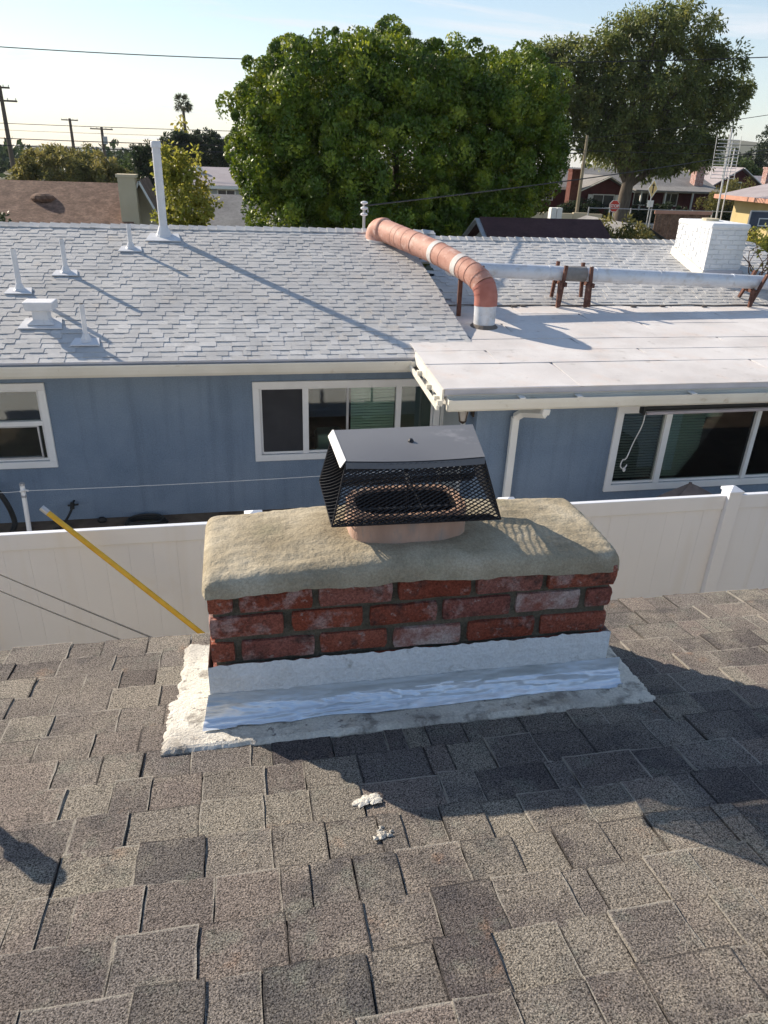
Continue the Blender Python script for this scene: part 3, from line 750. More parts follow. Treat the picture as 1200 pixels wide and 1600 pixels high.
# ------------------------------------------------------------------ white vinyl fence
FYY = 5.42
fence = thing('vinyl_fence', 'long white vinyl privacy fence between the two houses', 'fence', (1.2, FYY, 0))
posts = [-4.36, -2.16, .04, 2.24, 4.44, 6.64]
for px in posts:
    mb = MB(); mb.box(px-.064, px+.064, FYY-.064, FYY+.064, 0, 1.70); p = bevel(obj('post', mb, 'vinyl', fence), .006)
    mb = MB(); mb.box(px-.074, px+.074, FYY-.074, FYY+.074, 1.702, 1.728)
    a = .074; mb.add([(px-a, FYY-a, 1.728), (px+a, FYY-a, 1.728), (px+a, FYY+a, 1.728), (px-a, FYY+a, 1.728), (px, FYY, 1.765)], [(0, 1, 4), (1, 2, 4), (2, 3, 4), (3, 0, 4)])
    bevel(obj('post_cap', mb, 'vinyl', p), .003)
for pa, pb in zip(posts, posts[1:]):
    xa, xb = pa+.066, pb-.066
    mb = MB(); mb.box(xa, xb, FYY-.025, FYY+.025, 1.53, 1.672); bevel(obj('rail', mb, 'vinyl', fence), .005)
    mb = MB(); mb.box(xa, xb, FYY-.025, FYY+.025, .06, .2); bevel(obj('rail', mb, 'vinyl', fence), .005)
    nb = 11; w = (xb-xa)/nb
    for i in range(nb):
        dy = rnd.uniform(-.0012, .0012)
        mb = MB(); mb.box(xa+i*w+.0003, xa+(i+1)*w-.0003, FYY-.011+dy, FYY+.011+dy, .202, 1.528); bevel(obj('board', mb, 'vinyl', fence), .0009, 1)

# ------------------------------------------------------------------ things in the side yard
t = thing('yellow_pole', 'yellow pole with a grey end cap leaning against the white fence', 'pole', (-1.5, 5.3, 1.93))
A = Vector((-1.525, 5.335, 1.905)); B = Vector((-.376, 4.95, .872)); d = (B-A).normalized(); E2 = A+d*(A.z/-d.z) if d.z else B
mb = MB(); mb.tube([A+d*.04, A+d*.9, A+d*1.8, E2], [.0215, .0215, .0215, .0215], 10); o = obj('pole', mb, 'yellow', t, smooth=True)
mb = MB(); mb.tube([A-d*.02, A+d*.042], .0235, 10); obj('end_cap', mb, 'steel', t, smooth=True)
def sagline(a, b, sag, n=16):
    a = Vector(a); b = Vector(b); return [a.lerp(b, i/n)-Vector((0, 0, 4*sag*(i/n)*(1-i/n))) for i in range(n+1)]
for (a, b, lab) in (((-.33, 2.166, 2.875), (-2.6, 4.62, 2.42), 'upper black cable of the two crossing in front of the white fence'),
               ((-.384, 2.166, 2.845), (-2.6, 4.66, 2.24), 'lower black cable of the two crossing in front of the white fence')):
    mb = MB(); mb.tube(sagline(a, b, .012), .0030, 6); tag(obj('cable', mb, 'wire', loc=a), lab, 'cable', 'cables from the near eave')
t = thing('clothesline_post', 'thin white post standing by the blue wall with a cord tied to it', 'post', (-2.46, 7.9, 0))
mb = MB(); mb.tube([(-2.468, 7.9, 0), (-2.43, 7.9, 1.0)], .026, 10); obj('post', mb, 'pvc', t, smooth=True)
mb = MB(); mb.tube([(-2.43, 7.9, 1.0), (-2.43, 7.9, 1.028)], .029, 10); mb.tube([(-2.436, 7.9, .86), (-2.434, 7.9, .885)], .031, 10); obj('fitting', mb, 'steel', t)
mb = MB(); mb.tube(sagline((-2.75, 7.9, .93), (-2.43, 7.875, .945), .01)+sagline((-2.43, 7.875, .945), (2.6, 7.62, 1.13), .03, 24), .0035, 5)
mb.tube([(-2.46, 7.88, .935), (-2.40, 7.87, .955), (-2.37, 7.88, .94)], .012, 6)
tag(obj('clothesline', mb, 'rope', loc=(-2.43, 7.875, .945)), 'pale clothesline cord stretched along the blue wall', 'cord')
def path(pts, n=6):
    P = [Vector(p) for p in pts]; out = []
    for i in range(len(P)-1):
        p0, p1, p2, p3 = P[max(i-1, 0)], P[i], P[i+1], P[min(i+2, len(P)-1)]
        for k in range(n):
            s = k/n; out.append(.5*((2*p1)+(-p0+p2)*s+(2*p0-5*p1+4*p2-p3)*s*s+(-p0+3*p1-3*p2+p3)*s**3))
    return out+[P[-1]]
mb = MB(); mb.tube(path([(-3.25, 8.95, .62), (-3.05, 8.86, .56), (-2.93, 8.82, .36), (-2.88, 8.8, .12), (-2.9, 8.7, .03)]), .032, 8)
tag(obj('drain_hose', mb, 'hose', smooth=True, loc=(-2.9, 8.75, 0)), 'thick black hose arching down the blue wall at the left edge', 'hose')
t = thing('garden_hose', 'black hose with a tap fitting rising by the blue wall behind the yellow pole', 'hose', (-2.25, 8.85, 0))
mb = MB(); mb.tube(path([(-2.42, 8.72, .02), (-2.33, 8.75, .05), (-2.25, 8.82, .14), (-2.2, 8.9, .23)]), .016, 8); obj('hose', mb, 'hose', t, smooth=True)
mb = MB(); mb.tube([(-2.2, 8.88, .22), (-2.19, 8.9, .30)], .028, 8); mb.bar((-2.25, 8.9, .26), (-2.12, 8.9, .27), .018); mb.tube([(-2.19, 9.0, .28), (-2.19, 8.88, .28)], .014, 6); obj('tap', mb, 'hose', t)
mb = MB()
for q in range(3):
    mb.tube([(-1.30+(.26-.02*q)*math.cos(a*math.pi/14), 8.76+.13*math.sin(a*math.pi/14), .025+.028*q) for a in range(29)], .016, 6)
tag(obj('hose_coil', mb, 'hose', smooth=True, loc=(-1.3, 8.76, 0)), 'dark hose coiled on the dirt below the blue wall', 'hose')
for (x, y, s, lab) in ((-1.86, 8.88, .05, 'small dark stone lying on the dirt by the wall'), ):
    mb = MB(); mb.sphere((x, y, s*.8), s, 9, 6, (1.2, .8, .9)); tag(obj('stone', mb, 'hose', loc=(x, y, 0)), lab, 'stone')
t = thing('fabric_cover', 'peaked brown fabric cover poking above the white fence under the right window', 'cover', (4.88, 6.6, 0))
mb = MB(); nn = 20
for j, (r_, z) in enumerate([(.02, 1.235), (.10, 1.185), (.26, 1.09), (.36, 1.02), (.40, .9), (.41, .1)]):
    for k in range(nn):
        a = 2*math.pi*k/nn; q = 1+.13*math.sin(a*5+.7)*min(1, j/2)
        mb.v.append((4.85+r_*q*math.cos(a)*(1.0 if j < 5 else 1)+.02*j*(.5 if j < 3 else .5), 6.6+r_*q*.7*math.sin(a), z+.012*math.sin(a*7)*(j > 0)))
for j in range(5):
    for k in range(nn): a = j*nn+k; b = j*nn+(k+1) % nn; mb.f.append((a, a+nn, b+nn, b))
mb.f.append(tuple(range(nn)))
obj('cover', mb, 'cover', t, smooth=True)
mb = MB(); mb.tube([(4.85, 6.6, 1.20), (4.85, 6.6, 1.25)], .018, 8); obj('knob', mb, 'cover', t)

# ------------------------------------------------------------------ the blue house
NS = .28; YE = 8.4; ZE = 2.262
def nz(y): return ZE+NS*(y-YE)
bh = thing('blue_house', 'blue stucco house with white shingle roof and low flat addition beyond the fence', 'house', (1, 11, 0))
WY, AY, AX = 9.0, 7.55, 2.62
def wall_with_holes(x0, x1, z0, z1, y, holes, depth=.11):
    mb = MB(); xs = sorted({x0, x1, *[h[0] for h in holes], *[h[1] for h in holes]}); zs = sorted({z0, z1, *[h[2] for h in holes], *[h[3] for h in holes]})
    for a, b in zip(xs, xs[1:]):
        for c, d_ in zip(zs, zs[1:]):
            if any(h[0] <= a and b <= h[1] and h[2] <= c and d_ <= h[3] for h in holes): continue
            mb.add([(a, y, c), (b, y, c), (b, y, d_), (a, y, d_)], [(0, 1, 2, 3)])
    for h in holes:
        a, b, c, d_ = h; e = y+depth
        mb.add([(a, y, c), (a, e, c), (a, e, d_), (a, y, d_)], [(0, 1, 2, 3)]); mb.add([(b, y, c), (b, y, d_), (b, e, d_), (b, e, c)], [(0, 1, 2, 3)])
        mb.add([(a, y, c), (b, y, c), (b, e, c), (a, e, c)], [(0, 1, 2, 3)]); mb.add([(a, y, d_), (a, e, d_), (b, e, d_), (b, y, d_)], [(0, 1, 2, 3)])
    return mb
WL = (-3.60, -2.385, .845, 1.755); WM = (.215, 2.50, .815, 1.735); WR = (4.43, 6.90, .82, 1.765)
obj('wall', wall_with_holes(-6.5, AX+.02, 0, 2.22, WY, [WL, WM]), 'stucco', bh)
obj('addition_wall', wall_with_holes(AX, 9.4, 0, 2.20, AY, [WR]), 'stucco', bh)
mb = MB(); mb.add([(AX, WY, 0), (AX, AY, 0), (AX, AY, 2.2), (AX, WY, 2.3)], [(0, 1, 2, 3)])
mb.add([(9.4, AY, 0), (9.4, 16.4, 0), (9.4, 16.4, 2.2), (9.4, AY, 2.2)], [(0, 1, 2, 3)]); mb.add([(-6.5, 15.6, 0), (-6.5, WY, 0), (-6.5, WY, 2.2), (-6.5, 15.6, 2.2)], [(0, 1, 2, 3)])
mb.add([(9.4, 15.7, 0), (-6.5, 15.7, 0), (-6.5, 15.7, 2.2), (9.4, 15.7, 2.2)], [(0, 1, 2, 3)])
obj('side_wall', mb, 'stucco', bh)
def window(label, x0, x1, z0, z1, y, mull, fw_=.085, proud=.03):
    """outer edge of the casing x0..x1, z0..z1; mull: list of (x or ('h', z), width)"""
    w = MB(); h = fw_
    w.box(x0, x1, y-proud, y+.012, z1-h, z1); w.box(x0, x1, y-proud, y+.012, z0, z0+h)
    w.box(x0, x0+h, y-proud, y+.012, z0+h, z1-h); w.box(x1-h, x1, y-proud, y+.012, z0+h, z1-h)
    win = obj('window', w, 'frame', bh); bevel(win, .004, 1); tag(win, label)
    f = MB(); s = .028; a0, a1, b0, b1 = x0+h, x1-h, z0+h, z1-h
    f.box(a0, a1, y+.014, y+.05, b1-s, b1); f.box(a0, a1, y+.014, y+.05, b0, b0+s); f.box(a0, a0+s, y+.014, y+.05, b0+s, b1-s); f.box(a1-s, a1, y+.014, y+.05, b0+s, b1-s)
    obj('sash', f, 'frame', win)
    for mm in mull:
        q = MB()
        if mm[0] == 'h': q.box(a0+.003, a1-.003, y-.012, y+.052, mm[1]-mm[2]/2, mm[1]+mm[2]/2)
        else: q.box(mm[0]-mm[1]/2, mm[0]+mm[1]/2, y-.012, y+.052, b0+.003, b1-.003)
        obj('mullion', q, 'frame', win)
    return win
def pane(win, x0, x1, z0, z1, y):
    q = MB(); q.box(x0, x1, y, y+.005, z0, z1); return obj('pane', q, 'window_glass', win)
def screen(win, x0, x1, z0, z1, y):
    q = MB(); q.box(x0, x1, y, y+.003, z0, z1); return obj('insect_screen', q, 'screen', win)
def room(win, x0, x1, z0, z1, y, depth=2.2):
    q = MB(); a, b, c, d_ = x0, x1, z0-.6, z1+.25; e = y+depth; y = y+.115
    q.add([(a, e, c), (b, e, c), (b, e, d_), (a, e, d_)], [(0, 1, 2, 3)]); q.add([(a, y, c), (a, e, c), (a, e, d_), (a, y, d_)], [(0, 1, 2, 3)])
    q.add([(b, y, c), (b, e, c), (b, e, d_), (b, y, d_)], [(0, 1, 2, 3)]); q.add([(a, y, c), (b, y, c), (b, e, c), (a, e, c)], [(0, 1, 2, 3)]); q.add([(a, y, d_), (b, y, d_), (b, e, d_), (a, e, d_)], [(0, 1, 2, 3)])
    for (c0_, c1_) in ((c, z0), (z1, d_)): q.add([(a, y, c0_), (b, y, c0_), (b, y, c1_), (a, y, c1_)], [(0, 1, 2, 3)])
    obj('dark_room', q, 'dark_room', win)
# left window: double hung
w = window('white framed double hung window at the left edge of the blue wall', -3.685, -2.30, .76, 1.84, WY, [('h', 1.335, .055)])
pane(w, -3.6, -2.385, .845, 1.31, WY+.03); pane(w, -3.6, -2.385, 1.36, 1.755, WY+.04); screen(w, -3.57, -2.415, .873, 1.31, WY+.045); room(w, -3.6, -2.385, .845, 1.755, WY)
f = MB(); f.box(-3.5, -2.45, WY+.0, WY+.028, .875, .895); f.box(-3.5, -2.45, WY, WY+.028, 1.285, 1.305); f.box(-2.47, -2.45, WY, WY+.028, .897, 1.283); obj('sash', f, 'steel', w)
# middle window: three lights
w = window('wide three pane sliding window behind the chimney cap', .13, 2.585, .73, 1.80, WY, [(.795, .075), (2.02, .07)])
for a, b in ((.215, .757), (.833, 1.985), (2.055, 2.5)): pane(w, a, b, .82, 1.73, WY+.03)
screen(w, .245, .757, .845, 1.705, WY+.02)
q = MB(); q.box(2.056, 2.47, WY+.037, WY+.041, .845, 1.705); obj('insect_screen', q, mat('green_grey_screen', [(.085, .10, .085), (.11, .125, .10)], 3, 3, .8, stretch=(8, 1, 1)), w)
n_ = 0
for i in range(22):
    zz = .86+i*.039; q = MB(); q.hexa([(1.40, WY+.085, zz), (1.98, WY+.085, zz), (1.98, WY+.108, zz+.006), (1.40, WY+.108, zz+.006), (1.40, WY+.085, zz+.030), (1.98, WY+.085, zz+.030), (1.98, WY+.108, zz+.034), (1.40, WY+.108, zz+.034)])
    obj('blind_slat', q, 'blind', w)
q = MB(); q.box(1.33, 1.36, WY+.02, WY+.05, .83, 1.72); obj('mullion', q, 'galv', w)
q = MB(); q.box(.98, 1.36, WY+.35, WY+.7, .60, .93); bevel(obj('cushion', q, 'curtain', w), .05, 3)
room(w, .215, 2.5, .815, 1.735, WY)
# right window: blinds and a photo frame on the sill
w = window('wide white window with horizontal blinds in the addition wall', 4.345, 6.985, .735, 1.85, AY, [(5.045, .075), (6.27, .055)])
for a, b in ((4.43, 5.007), (5.083, 6.24), (6.3, 6.9)): pane(w, a, b, .825, 1.76, AY+.03)
for i in range(24):
    zz = .87+i*.036
    q = MB(); q.hexa([(4.46, AY+.075, zz), (5.0, AY+.075, zz), (5.0, AY+.10, zz+.012), (4.46, AY+.10, zz+.012), (4.46, AY+.075, zz+.004), (5.0, AY+.075, zz+.004), (5.0, AY+.10, zz+.016), (4.46, AY+.10, zz+.016)]); obj('blind_slat', q, 'grey_wall', w)
    q = MB(); q.hexa([(5.09, AY+.075, zz), (5.60, AY+.075, zz), (5.60, AY+.10, zz+.016), (5.09, AY+.10, zz+.016), (5.09, AY+.075, zz+.006), (5.60, AY+.075, zz+.006), (5.60, AY+.10, zz+.022), (5.09, AY+.10, zz+.022)]); obj('blind_slat', q, 'blind', w)
scr = mat('thin_screen', [(.04, .04, .045), (.06, .06, .065)], 3, 3, .8)
q = MB(); q.box(5.60, 6.24, AY+.075, AY+.10, 1.64, 1.735); obj('valance', q, 'curtain', w)
q = MB(); q.box(5.95, 6.17, AY+.12, AY+.135, .86, 1.03); pf = obj('picture_frame', q, 'frame', w)
q = MB(); q.box(5.967, 6.153, AY+.114, AY+.119, .877, 1.013); obj('picture', q, 'dark_glass', pf)
q = MB(); q.sphere((5.78, AY+.14, .90), .06, 10, 6, (1, .7, .8)); obj('flower_pot', q, 'trim', w)
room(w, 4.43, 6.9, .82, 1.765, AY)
# eaves of the main roof
mb = MB(); mb.box(-6.6, 2.045, 8.40, 8.43, 2.06, 2.215); obj('fascia', mb, 'trim', bh)
mb = MB()
pr = [(8.395, 2.21), (8.395, 2.08), (8.35, 2.068), (8.325, 2.10), (8.305, 2.15), (8.29, 2.2), (8.288, 2.218), (8.300, 2.218), (8.312, 2.2), (8.335, 2.12), (8.383, 2.09), (8.383, 2.21)]
mb.prism([(-6.6, a, b) for a, b in pr], (8.6, 0, 0)); obj('gutter', mb, 'cream', bh)
mb = MB(); mb.box(-6.6, 2.045, 8.330, 8.402, 2.225, 2.252); obj('drip_edge', mb, 'drip', bh)
mb = MB(); mb.add([(-6.6, 8.43, 2.075), (2.6, 8.43, 2.075), (2.6, 9.0, 2.075), (-6.6, 9.0, 2.075)], [(3, 2, 1, 0)]); obj('soffit', mb, 'trim', bh)
# roof deck of the main slope
RL = [(-6.6, 8.36), (2.84, 8.36), (2.66, 11.6), (3.2, 12.10), (-6.6, 12.14)]
mb = MB(); mb.prism([(x, y, nz(y)-.10) for x, y in RL], (0, 0, .092)); obj('roof_deck', mb, 'drip', bh)
mb = MB(); mb.prism([(-6.6, 12.12, nz(12.12)-.06), (3.2, 12.10, nz(12.1)-.06), (3.2, 15.9, 2.25), (-6.6, 15.9, 2.25)], (0, 0, .05)); obj('rear_roof', mb, 'white_shingle', bh)
mb = MB(); mb.prism([(2.845, 8.8, 2.30), (2.66, 11.6, 2.40), (2.66, 11.6, nz(11.6)-.02), (2.845, 8.8, nz(8.8)-.02)], (.012, 0, 0)); obj('rake_board', mb, 'trim', bh)
ND = Vector((0, -math.cos(math.atan(NS)), -math.sin(math.atan(NS)))); NN = Vector((0, -math.sin(math.atan(NS)), math.cos(math.atan(NS))))
tabsN = tab_meshes('shingle', 'white_shingle')
def rows_for(zfun, ylow0, ytop, xlo, xhi, E1, tw):
    rows = []; k = 0
    while True:
        yl = ylow0+E1*k*math.cos(math.atan(NS))
        if yl > ytop-.02: break
        x = xlo(yl)+rnd.uniform(-.3, 0); hi = rnd.random() < .5
        while x < xhi(yl):
            w = rnd.choice(tw)*rnd.uniform(.9, 1.1); xr = min(x+w, xhi(yl)+rnd.uniform(-.006, .006))
            if xr-x > .03:
                yu = min(yl+(E1+.012)*math.cos(math.atan(NS)), ytop+.02)
                p = Vector((xr, yu, zfun(yu)))
                t = .0062 if hi else .0022
                rows.append(tab_matrix(p, Vector((-1, 0, 0)), ND, NN, xr-x-.002, (yu-yl)/math.cos(math.atan(NS))+rnd.uniform(-.003, .003), t*rnd.uniform(.85, 1.15), .0048, 0))
            x += w; hi = (not hi) if rnd.random() < .9 else hi
        k += 1
    return rows
def xhi_l(y): return 2.855-.0556*(y-8.36) if y < 11.6 else 2.675+(y-11.6)*1.05
rows = rows_for(nz, 8.325, 12.12, lambda y: -6.5, xhi_l, .109, [.10, .13, .15, .17, .19, .22])
def pri_n(m):
    c = m @ Vector((.5, .5, .5)); return (0 if any(in_view(m @ Vector((a, .5, .5)), 4) for a in (0, 1)) else 1, (c-CAMP).length)
lay_tabs(rows, tabsN, bh, 'white_shingle', 300, pri_n)
# ridge caps
def ridge_caps(x0, x1, y, z, step=.14):
    x = x0; ms = []
    while x < x1:
        mb = MB(); q = rnd.uniform(-.004, .004); L_ = step+.05
        mb.hexa([(x, y-.13, z-.036+q), (x+L_, y-.13, z-.046+q), (x+L_, y, z-.004+q), (x, y, z+.012+q), (x, y-.132, z-.022+q), (x+L_, y-.132, z-.036+q), (x+L_, y, z+.006+q), (x, y, z+.026+q)])
        mb.hexa([(x, y, z+.012+q), (x+L_, y, z-.004+q), (x+L_, y+.13, z-.046+q), (x, y+.13, z-.036+q), (x, y, z+.026+q), (x+L_, y, z+.006+q), (x+L_, y+.132, z-.036+q), (x, y+.132, z-.022+q)])
        ms.append(mb); x += step
    return ms
for mbq in ridge_caps(-3.6, 3.12, 12.12, nz(12.12)+.012): obj('ridge_cap', mbq, 'white_shingle', bh)
# addition: low roof of rolled sheets
def az_(y): return 2.247+.06*(y-7.1)
AR = [(2.07, 7.08), (9.6, 7.08), (9.6, 10.5), (2.86, 10.5), (2.86, 8.82), (2.07, 8.50)]
mb = MB(); mb.prism([(x, y, az_(y)-.09) for x, y in AR], (0, 0, .082)); obj('addition_roof_deck', mb, 'drip', bh)
sheet_y = [7.06, 7.86, 8.34, 8.80, 9.50, 10.0, 10.46]
cuts = {0: [3.60, 6.2, 9.6], 1: [2.95, 4.95, 7.4, 9.6], 2: [4.25, 6.35, 9.6], 3: [3.55, 5.6, 8.0, 9.6], 4: [4.9, 7.1, 9.6], 5: [4.0, 6.6, 9.6]}
for k, (a, b) in enumerate(zip(sheet_y, sheet_y[1:])):
    x = 2.05 if a < 8.7 else 2.875
    for q, xe in enumerate(cuts[k]):
        if xe <= x: continue
        mb = MB(); n_ = 10; sk = .12 if k > 0 else .10
        zl = .003+.0015*(k % 2)+.002*(q % 2)
        top = []; bot = []
        for i in range(n_+1):
            u = i/n_
            for (yy, lst) in ((a-.02, bot), (b+.03, top)):
                xx = x+(xe-x)*u-(.07*(yy-a)/(b-a) if 0 < i else 0)
                lst.append((xx, yy, az_(yy)+zl+(.004 if yy == a-.02 else 0)+.0022*mnoise.noise((xx*3, yy*3, k))))
        for i in range(n_): mb.hexa([(bot[i][0], bot[i][1], bot[i][2]-.009), (bot[i+1][0], bot[i+1][1], bot[i+1][2]-.009), (top[i+1][0], top[i+1][1], top[i+1][2]-.006), (top[i][0], top[i][1], top[i][2]-.006), bot[i], bot[i+1], top[i+1], top[i]])
        obj('roofing_sheet', mb, 'roof_sheet', bh); x = xe-.03
mb = MB(); mb.box(2.07, 9.6, 7.045, 7.06, 2.185, 2.252); obj('drip_edge', mb, 'drip', bh)
mb = MB(); mb.box(2.10, 9.6, 7.07, 7.095, 2.04, 2.18); obj('fascia', mb, 'trim', bh)
mb = MB(); pr = [(7.068, 2.155), (7.068, 2.02), (7.0, 2.015), (6.975, 2.04), (6.96, 2.10), (6.955, 2.15), (6.967, 2.15), (6.985, 2.05), (7.01, 2.027), (7.056, 2.032), (7.056, 2.155)]
mb.prism([(2.10, a, b) for a, b in pr], (7.5, 0, 0)); gt = obj('gutter', mb, 'cream', bh)
mb = MB(); mb.prism([(2.095, a, b) for a, b in [(7.068, 2.155), (7.068, 2.02), (7.0, 2.015), (6.975, 2.04), (6.955, 2.15)]], (.006, 0, 0)); obj('gutter_end', mb, 'cream', gt)
for x in (2.9, 3.55, 4.9, 6.2):
    mb = MB(); mb.box(x-.03, x+.03, 6.953, 7.066, 2.151, 2.162); obj('gutter_strap', mb, 'trim', gt)
# left edge of the addition roof: board, outer batten and blocks
mb = MB(); mb.bar((2.055, 7.06, 2.175), (2.055, 8.34, 2.25), .022, .13); obj('rake_board', mb, 'cream', bh)
mb = MB(); mb.bar((1.99, 7.0, 2.06), (1.99, 8.34, 2.14), .028, .05); obj('rake_batten', mb, 'cream', bh)
for y in (7.02, 7.16, 7.5, 7.95, 8.28):
    mb = MB(); mb.box(1.99, 2.045, y, y+.05, 2.07+.062*(y-7), 2.13+.062*(y-7)); obj('rake_block', mb, 'cream', bh)
mb = MB(); mb.add([(2.07, 7.08, 2.05), (9.6, 7.08, 2.05), (9.6, 9.0, 2.16), (2.07, 9.0, 2.16)], [(3, 2, 1, 0)]); obj('soffit', mb, 'trim', bh)
# downspout with two bends
mb = MB(); P = [(3.20, 7.01, 2.02), (3.20, 7.03, 1.95), (3.10, 7.40, 1.84), (3.05, 7.47, 1.77), (3.05, 7.47, .1)]
for a, b in zip(P, P[1:]): mb.bar(a, b, .085, .065, (0, 1, 0))
bevel(obj('downspout', mb, 'trim', bh), .008)
# door on the side wall of the addition
mb = MB(); mb.box(AX-.03, AX-.001, 8.86, 8.97, 0, 2.03); mb.box(AX-.03, AX-.001, 7.95, 8.05, 0, 2.03); mb.box(AX-.03, AX-.001, 8.05, 8.86, 1.93, 2.03); d_ = obj('door_frame', mb, 'trim', bh)
mb = MB(); mb.box(AX-.018, AX-.002, 8.06, 8.85, .02, 1.92); obj('door', mb, 'grey_wall', d_)
# right slope behind the addition
RY, RZ = 10.4, 2.447
def rz_(y): return RZ+.28*(y-RY)
mb = MB(); mb.prism([(x, y, rz_(y)-.09) for x, y in [(2.75, 10.4), (9.6, 10.4), (9.6, 12.88), (3.3, 12.88), (3.22, 12.1)]], (0, 0, .08)); obj('roof_deck', mb, 'drip', bh)
mb = MB(); mb.prism([(3.3, 12.88, rz_(12.88)-.06), (9.6, 12.88, rz_(12.88)-.06), (9.6, 16, 2.3), (3.3, 16, 2.3)], (0, 0, .05)); obj('rear_roof', mb, 'white_shingle', bh)
rows = rows_for(rz_, 10.42, 12.88, lambda y: 3.1 if y < 12 else 3.36, lambda y: 9.58, .109, [.10, .13, .15, .17, .19, .22])
lay_tabs(rows, tabsN, bh, 'white_shingle', 0, pri_n)
for mbq in ridge_caps(3.35, 9.5, 12.88, rz_(12.88)+.012, .15): obj('ridge_cap', mbq, 'white_shingle', bh)
mb = MB(); mb.tube([(2.9+.4*i, 10.42+.03*math.sin(i*2.1), az_(10.42)+.012) for i in range(17)], [.012+.008*math.sin(i*1.7)**2 for i in range(17)], 6)
tag(obj('debris_line', mb, 'deck', bh), kind='stuff')
for (x, y) in ((4.0, 10.35), (4.15, 10.38), (5.9, 10.33), (6.4, 10.36), (7.1, 10.34)):
    mb = MB(); mb.sphere((x, y, az_(y)+.018), .035, 7, 4, (1.6, .8, .5)); obj('leaf_litter', mb, 'deck', bh)

# ------------------------------------------------------------------ fittings on the blue house
t = thing('wall_lantern', 'bronze wall lantern under the corner of the low roof', 'lantern', (2.60, 7.72, 1.7))
lx, ly = 2.50, 7.70
mb = MB(); mb.box(AX-.02, AX-.001, ly-.05, ly+.05, 1.72, 1.9); mb.tube(path([(AX-.01, ly, 1.86), (lx+.03, ly, 1.93), (lx, ly, 1.90), (lx, ly, 1.865)]), .012, 6); obj('bracket', mb, 'lamp_metal', t)
mb = MB(); mb.tube([(lx, ly, 1.87), (lx, ly, 1.85), (lx, ly, 1.815), (lx, ly, 1.80)], [.012, .04, .085, .088], 8); mb.tube([(lx, ly, 1.67), (lx, ly, 1.65), (lx, ly, 1.625)], [.05, .04, .008], 8); obj('cap', mb, 'lamp_metal', t)
mb = MB(); mb.tube([(lx, ly, 1.798), (lx, ly, 1.67)], [.07, .045], 8); obj('glass', mb, 'frost', t)
mb = MB()
for k in range(4):
    a = k*math.pi/2+.4; mb.tube([(lx+.076*math.cos(a), ly+.076*math.sin(a), 1.80), (lx+.05*math.cos(a), ly+.05*math.sin(a), 1.67)], .006, 5)
obj('cage', mb, 'lamp_metal', t)
t = thing('roller_shade', 'rolled up outdoor shade with a pull cord above the right window', 'shade', (5.9, 7.3, 2.0))
mb = MB(); mb.tube([(4.475, 7.2, 1.93), (9.2, 7.2, 1.955)], .043, 12); obj('roll', mb, 'hose', t, smooth=True)
mb = MB(); mb.tube([(4.52, 7.21, 1.858), (9.2, 7.21, 1.883)], .022, 8); obj('bottom_rail', mb, mat('shade_rail', [(.40, .36, .38), (.48, .44, .46)], 5), t)
mb = MB(); mb.bar((4.46, 7.2, 2.05), (4.46, 7.2, 1.86), .03, .09); obj('bracket', mb, 'hose', t)
mb = MB(); mb.tube(path([(4.50, 7.2, 1.87), (4.515, 7.24, 1.7), (4.50, 7.33, 1.45), (4.47, 7.36, 1.25), (4.43, 7.37, 1.22), (4.42, 7.37, 1.14), (4.47, 7.37, 1.11), (4.50, 7.37, 1.16)]), .0075, 6); mb.sphere((4.47, 7.365, 1.10), .02, 8, 5, (1, 1, 1.5)); obj('pull_cord', mb, 'rope', t)
def vent_pipe(x, y, h, label, r_=.03, lean=0):
    z = nz(y); t = thing('vent_pipe', label, 'vent', (x, y, z), 'short vent pipes on the white shingle roof')
    mb = MB(); mb.tube([(x, y, z), (x+lean, y, z+h)], r_, 10); obj('pipe', mb, 'vent', t, smooth=True)
    mb = MB(); mb.tube([(x, y, z+.008), (x, y, z+.03), (x, y, z+.09)], [.085, .06, r_+.006], 12)
    mb.hexa([(x-.16, y-.13, nz(y-.13)+.018), (x+.16, y-.13, nz(y-.13)+.018), (x+.13, y+.05, nz(y+.05)+.005), (x-.13, y+.05, nz(y+.05)+.005), (x-.16, y-.13, nz(y-.13)+.03), (x+.16, y-.13, nz(y-.13)+.03), (x+.13, y+.05, nz(y+.05)+.02), (x-.13, y+.05, nz(y+.05)+.02)])
    obj('flashing', mb, 'vent', t)
    mb = MB(); mb.tube([(x+lean, y, z+h), (x+lean, y, z+h+.003)], r_*.72, 10); obj('mouth', mb, 'soot', t)
vent_pipe(-2.65, 10.03, .50, 'white vent pipe at the left edge of the roof, tallest of the four', .032)
vent_pipe(-2.18, 10.54, .42, 'white vent pipe between the left edge and the tall flue, second from left')
vent_pipe(-1.43, 11.31, .335, 'short white vent pipe just left of the tall flue near the ridge')
vent_pipe(-1.71, 8.78, .42, 'slim white vent pipe closest to the gutter, right of the box vent', .026)
x, y = -1.0, 11.78; z = nz(y)
t = thing('flue_pipe', 'tall white flue pipe with a banded top near the roof ridge', 'flue', (x, y, z))
mb = MB(); mb.tube([(x, y, z), (x, y, z+1.19)], .058, 16); obj('pipe', mb, 'vent', t, smooth=True)
mb = MB(); mb.tube([(x, y, z+1.16), (x, y, z+1.17), (x, y, z+1.235), (x, y, z+1.25)], [.06, .072, .072, .06], 16); mb.tube([(x, y, z+1.10), (x, y, z+1.12)], .064, 16); obj('cap', mb, 'vent', t, smooth=True)
mb = MB(); mb.tube([(x, y, z-.02), (x, y, z+.03), (x, y, z+.14)], [.14, .11, .064], 14)
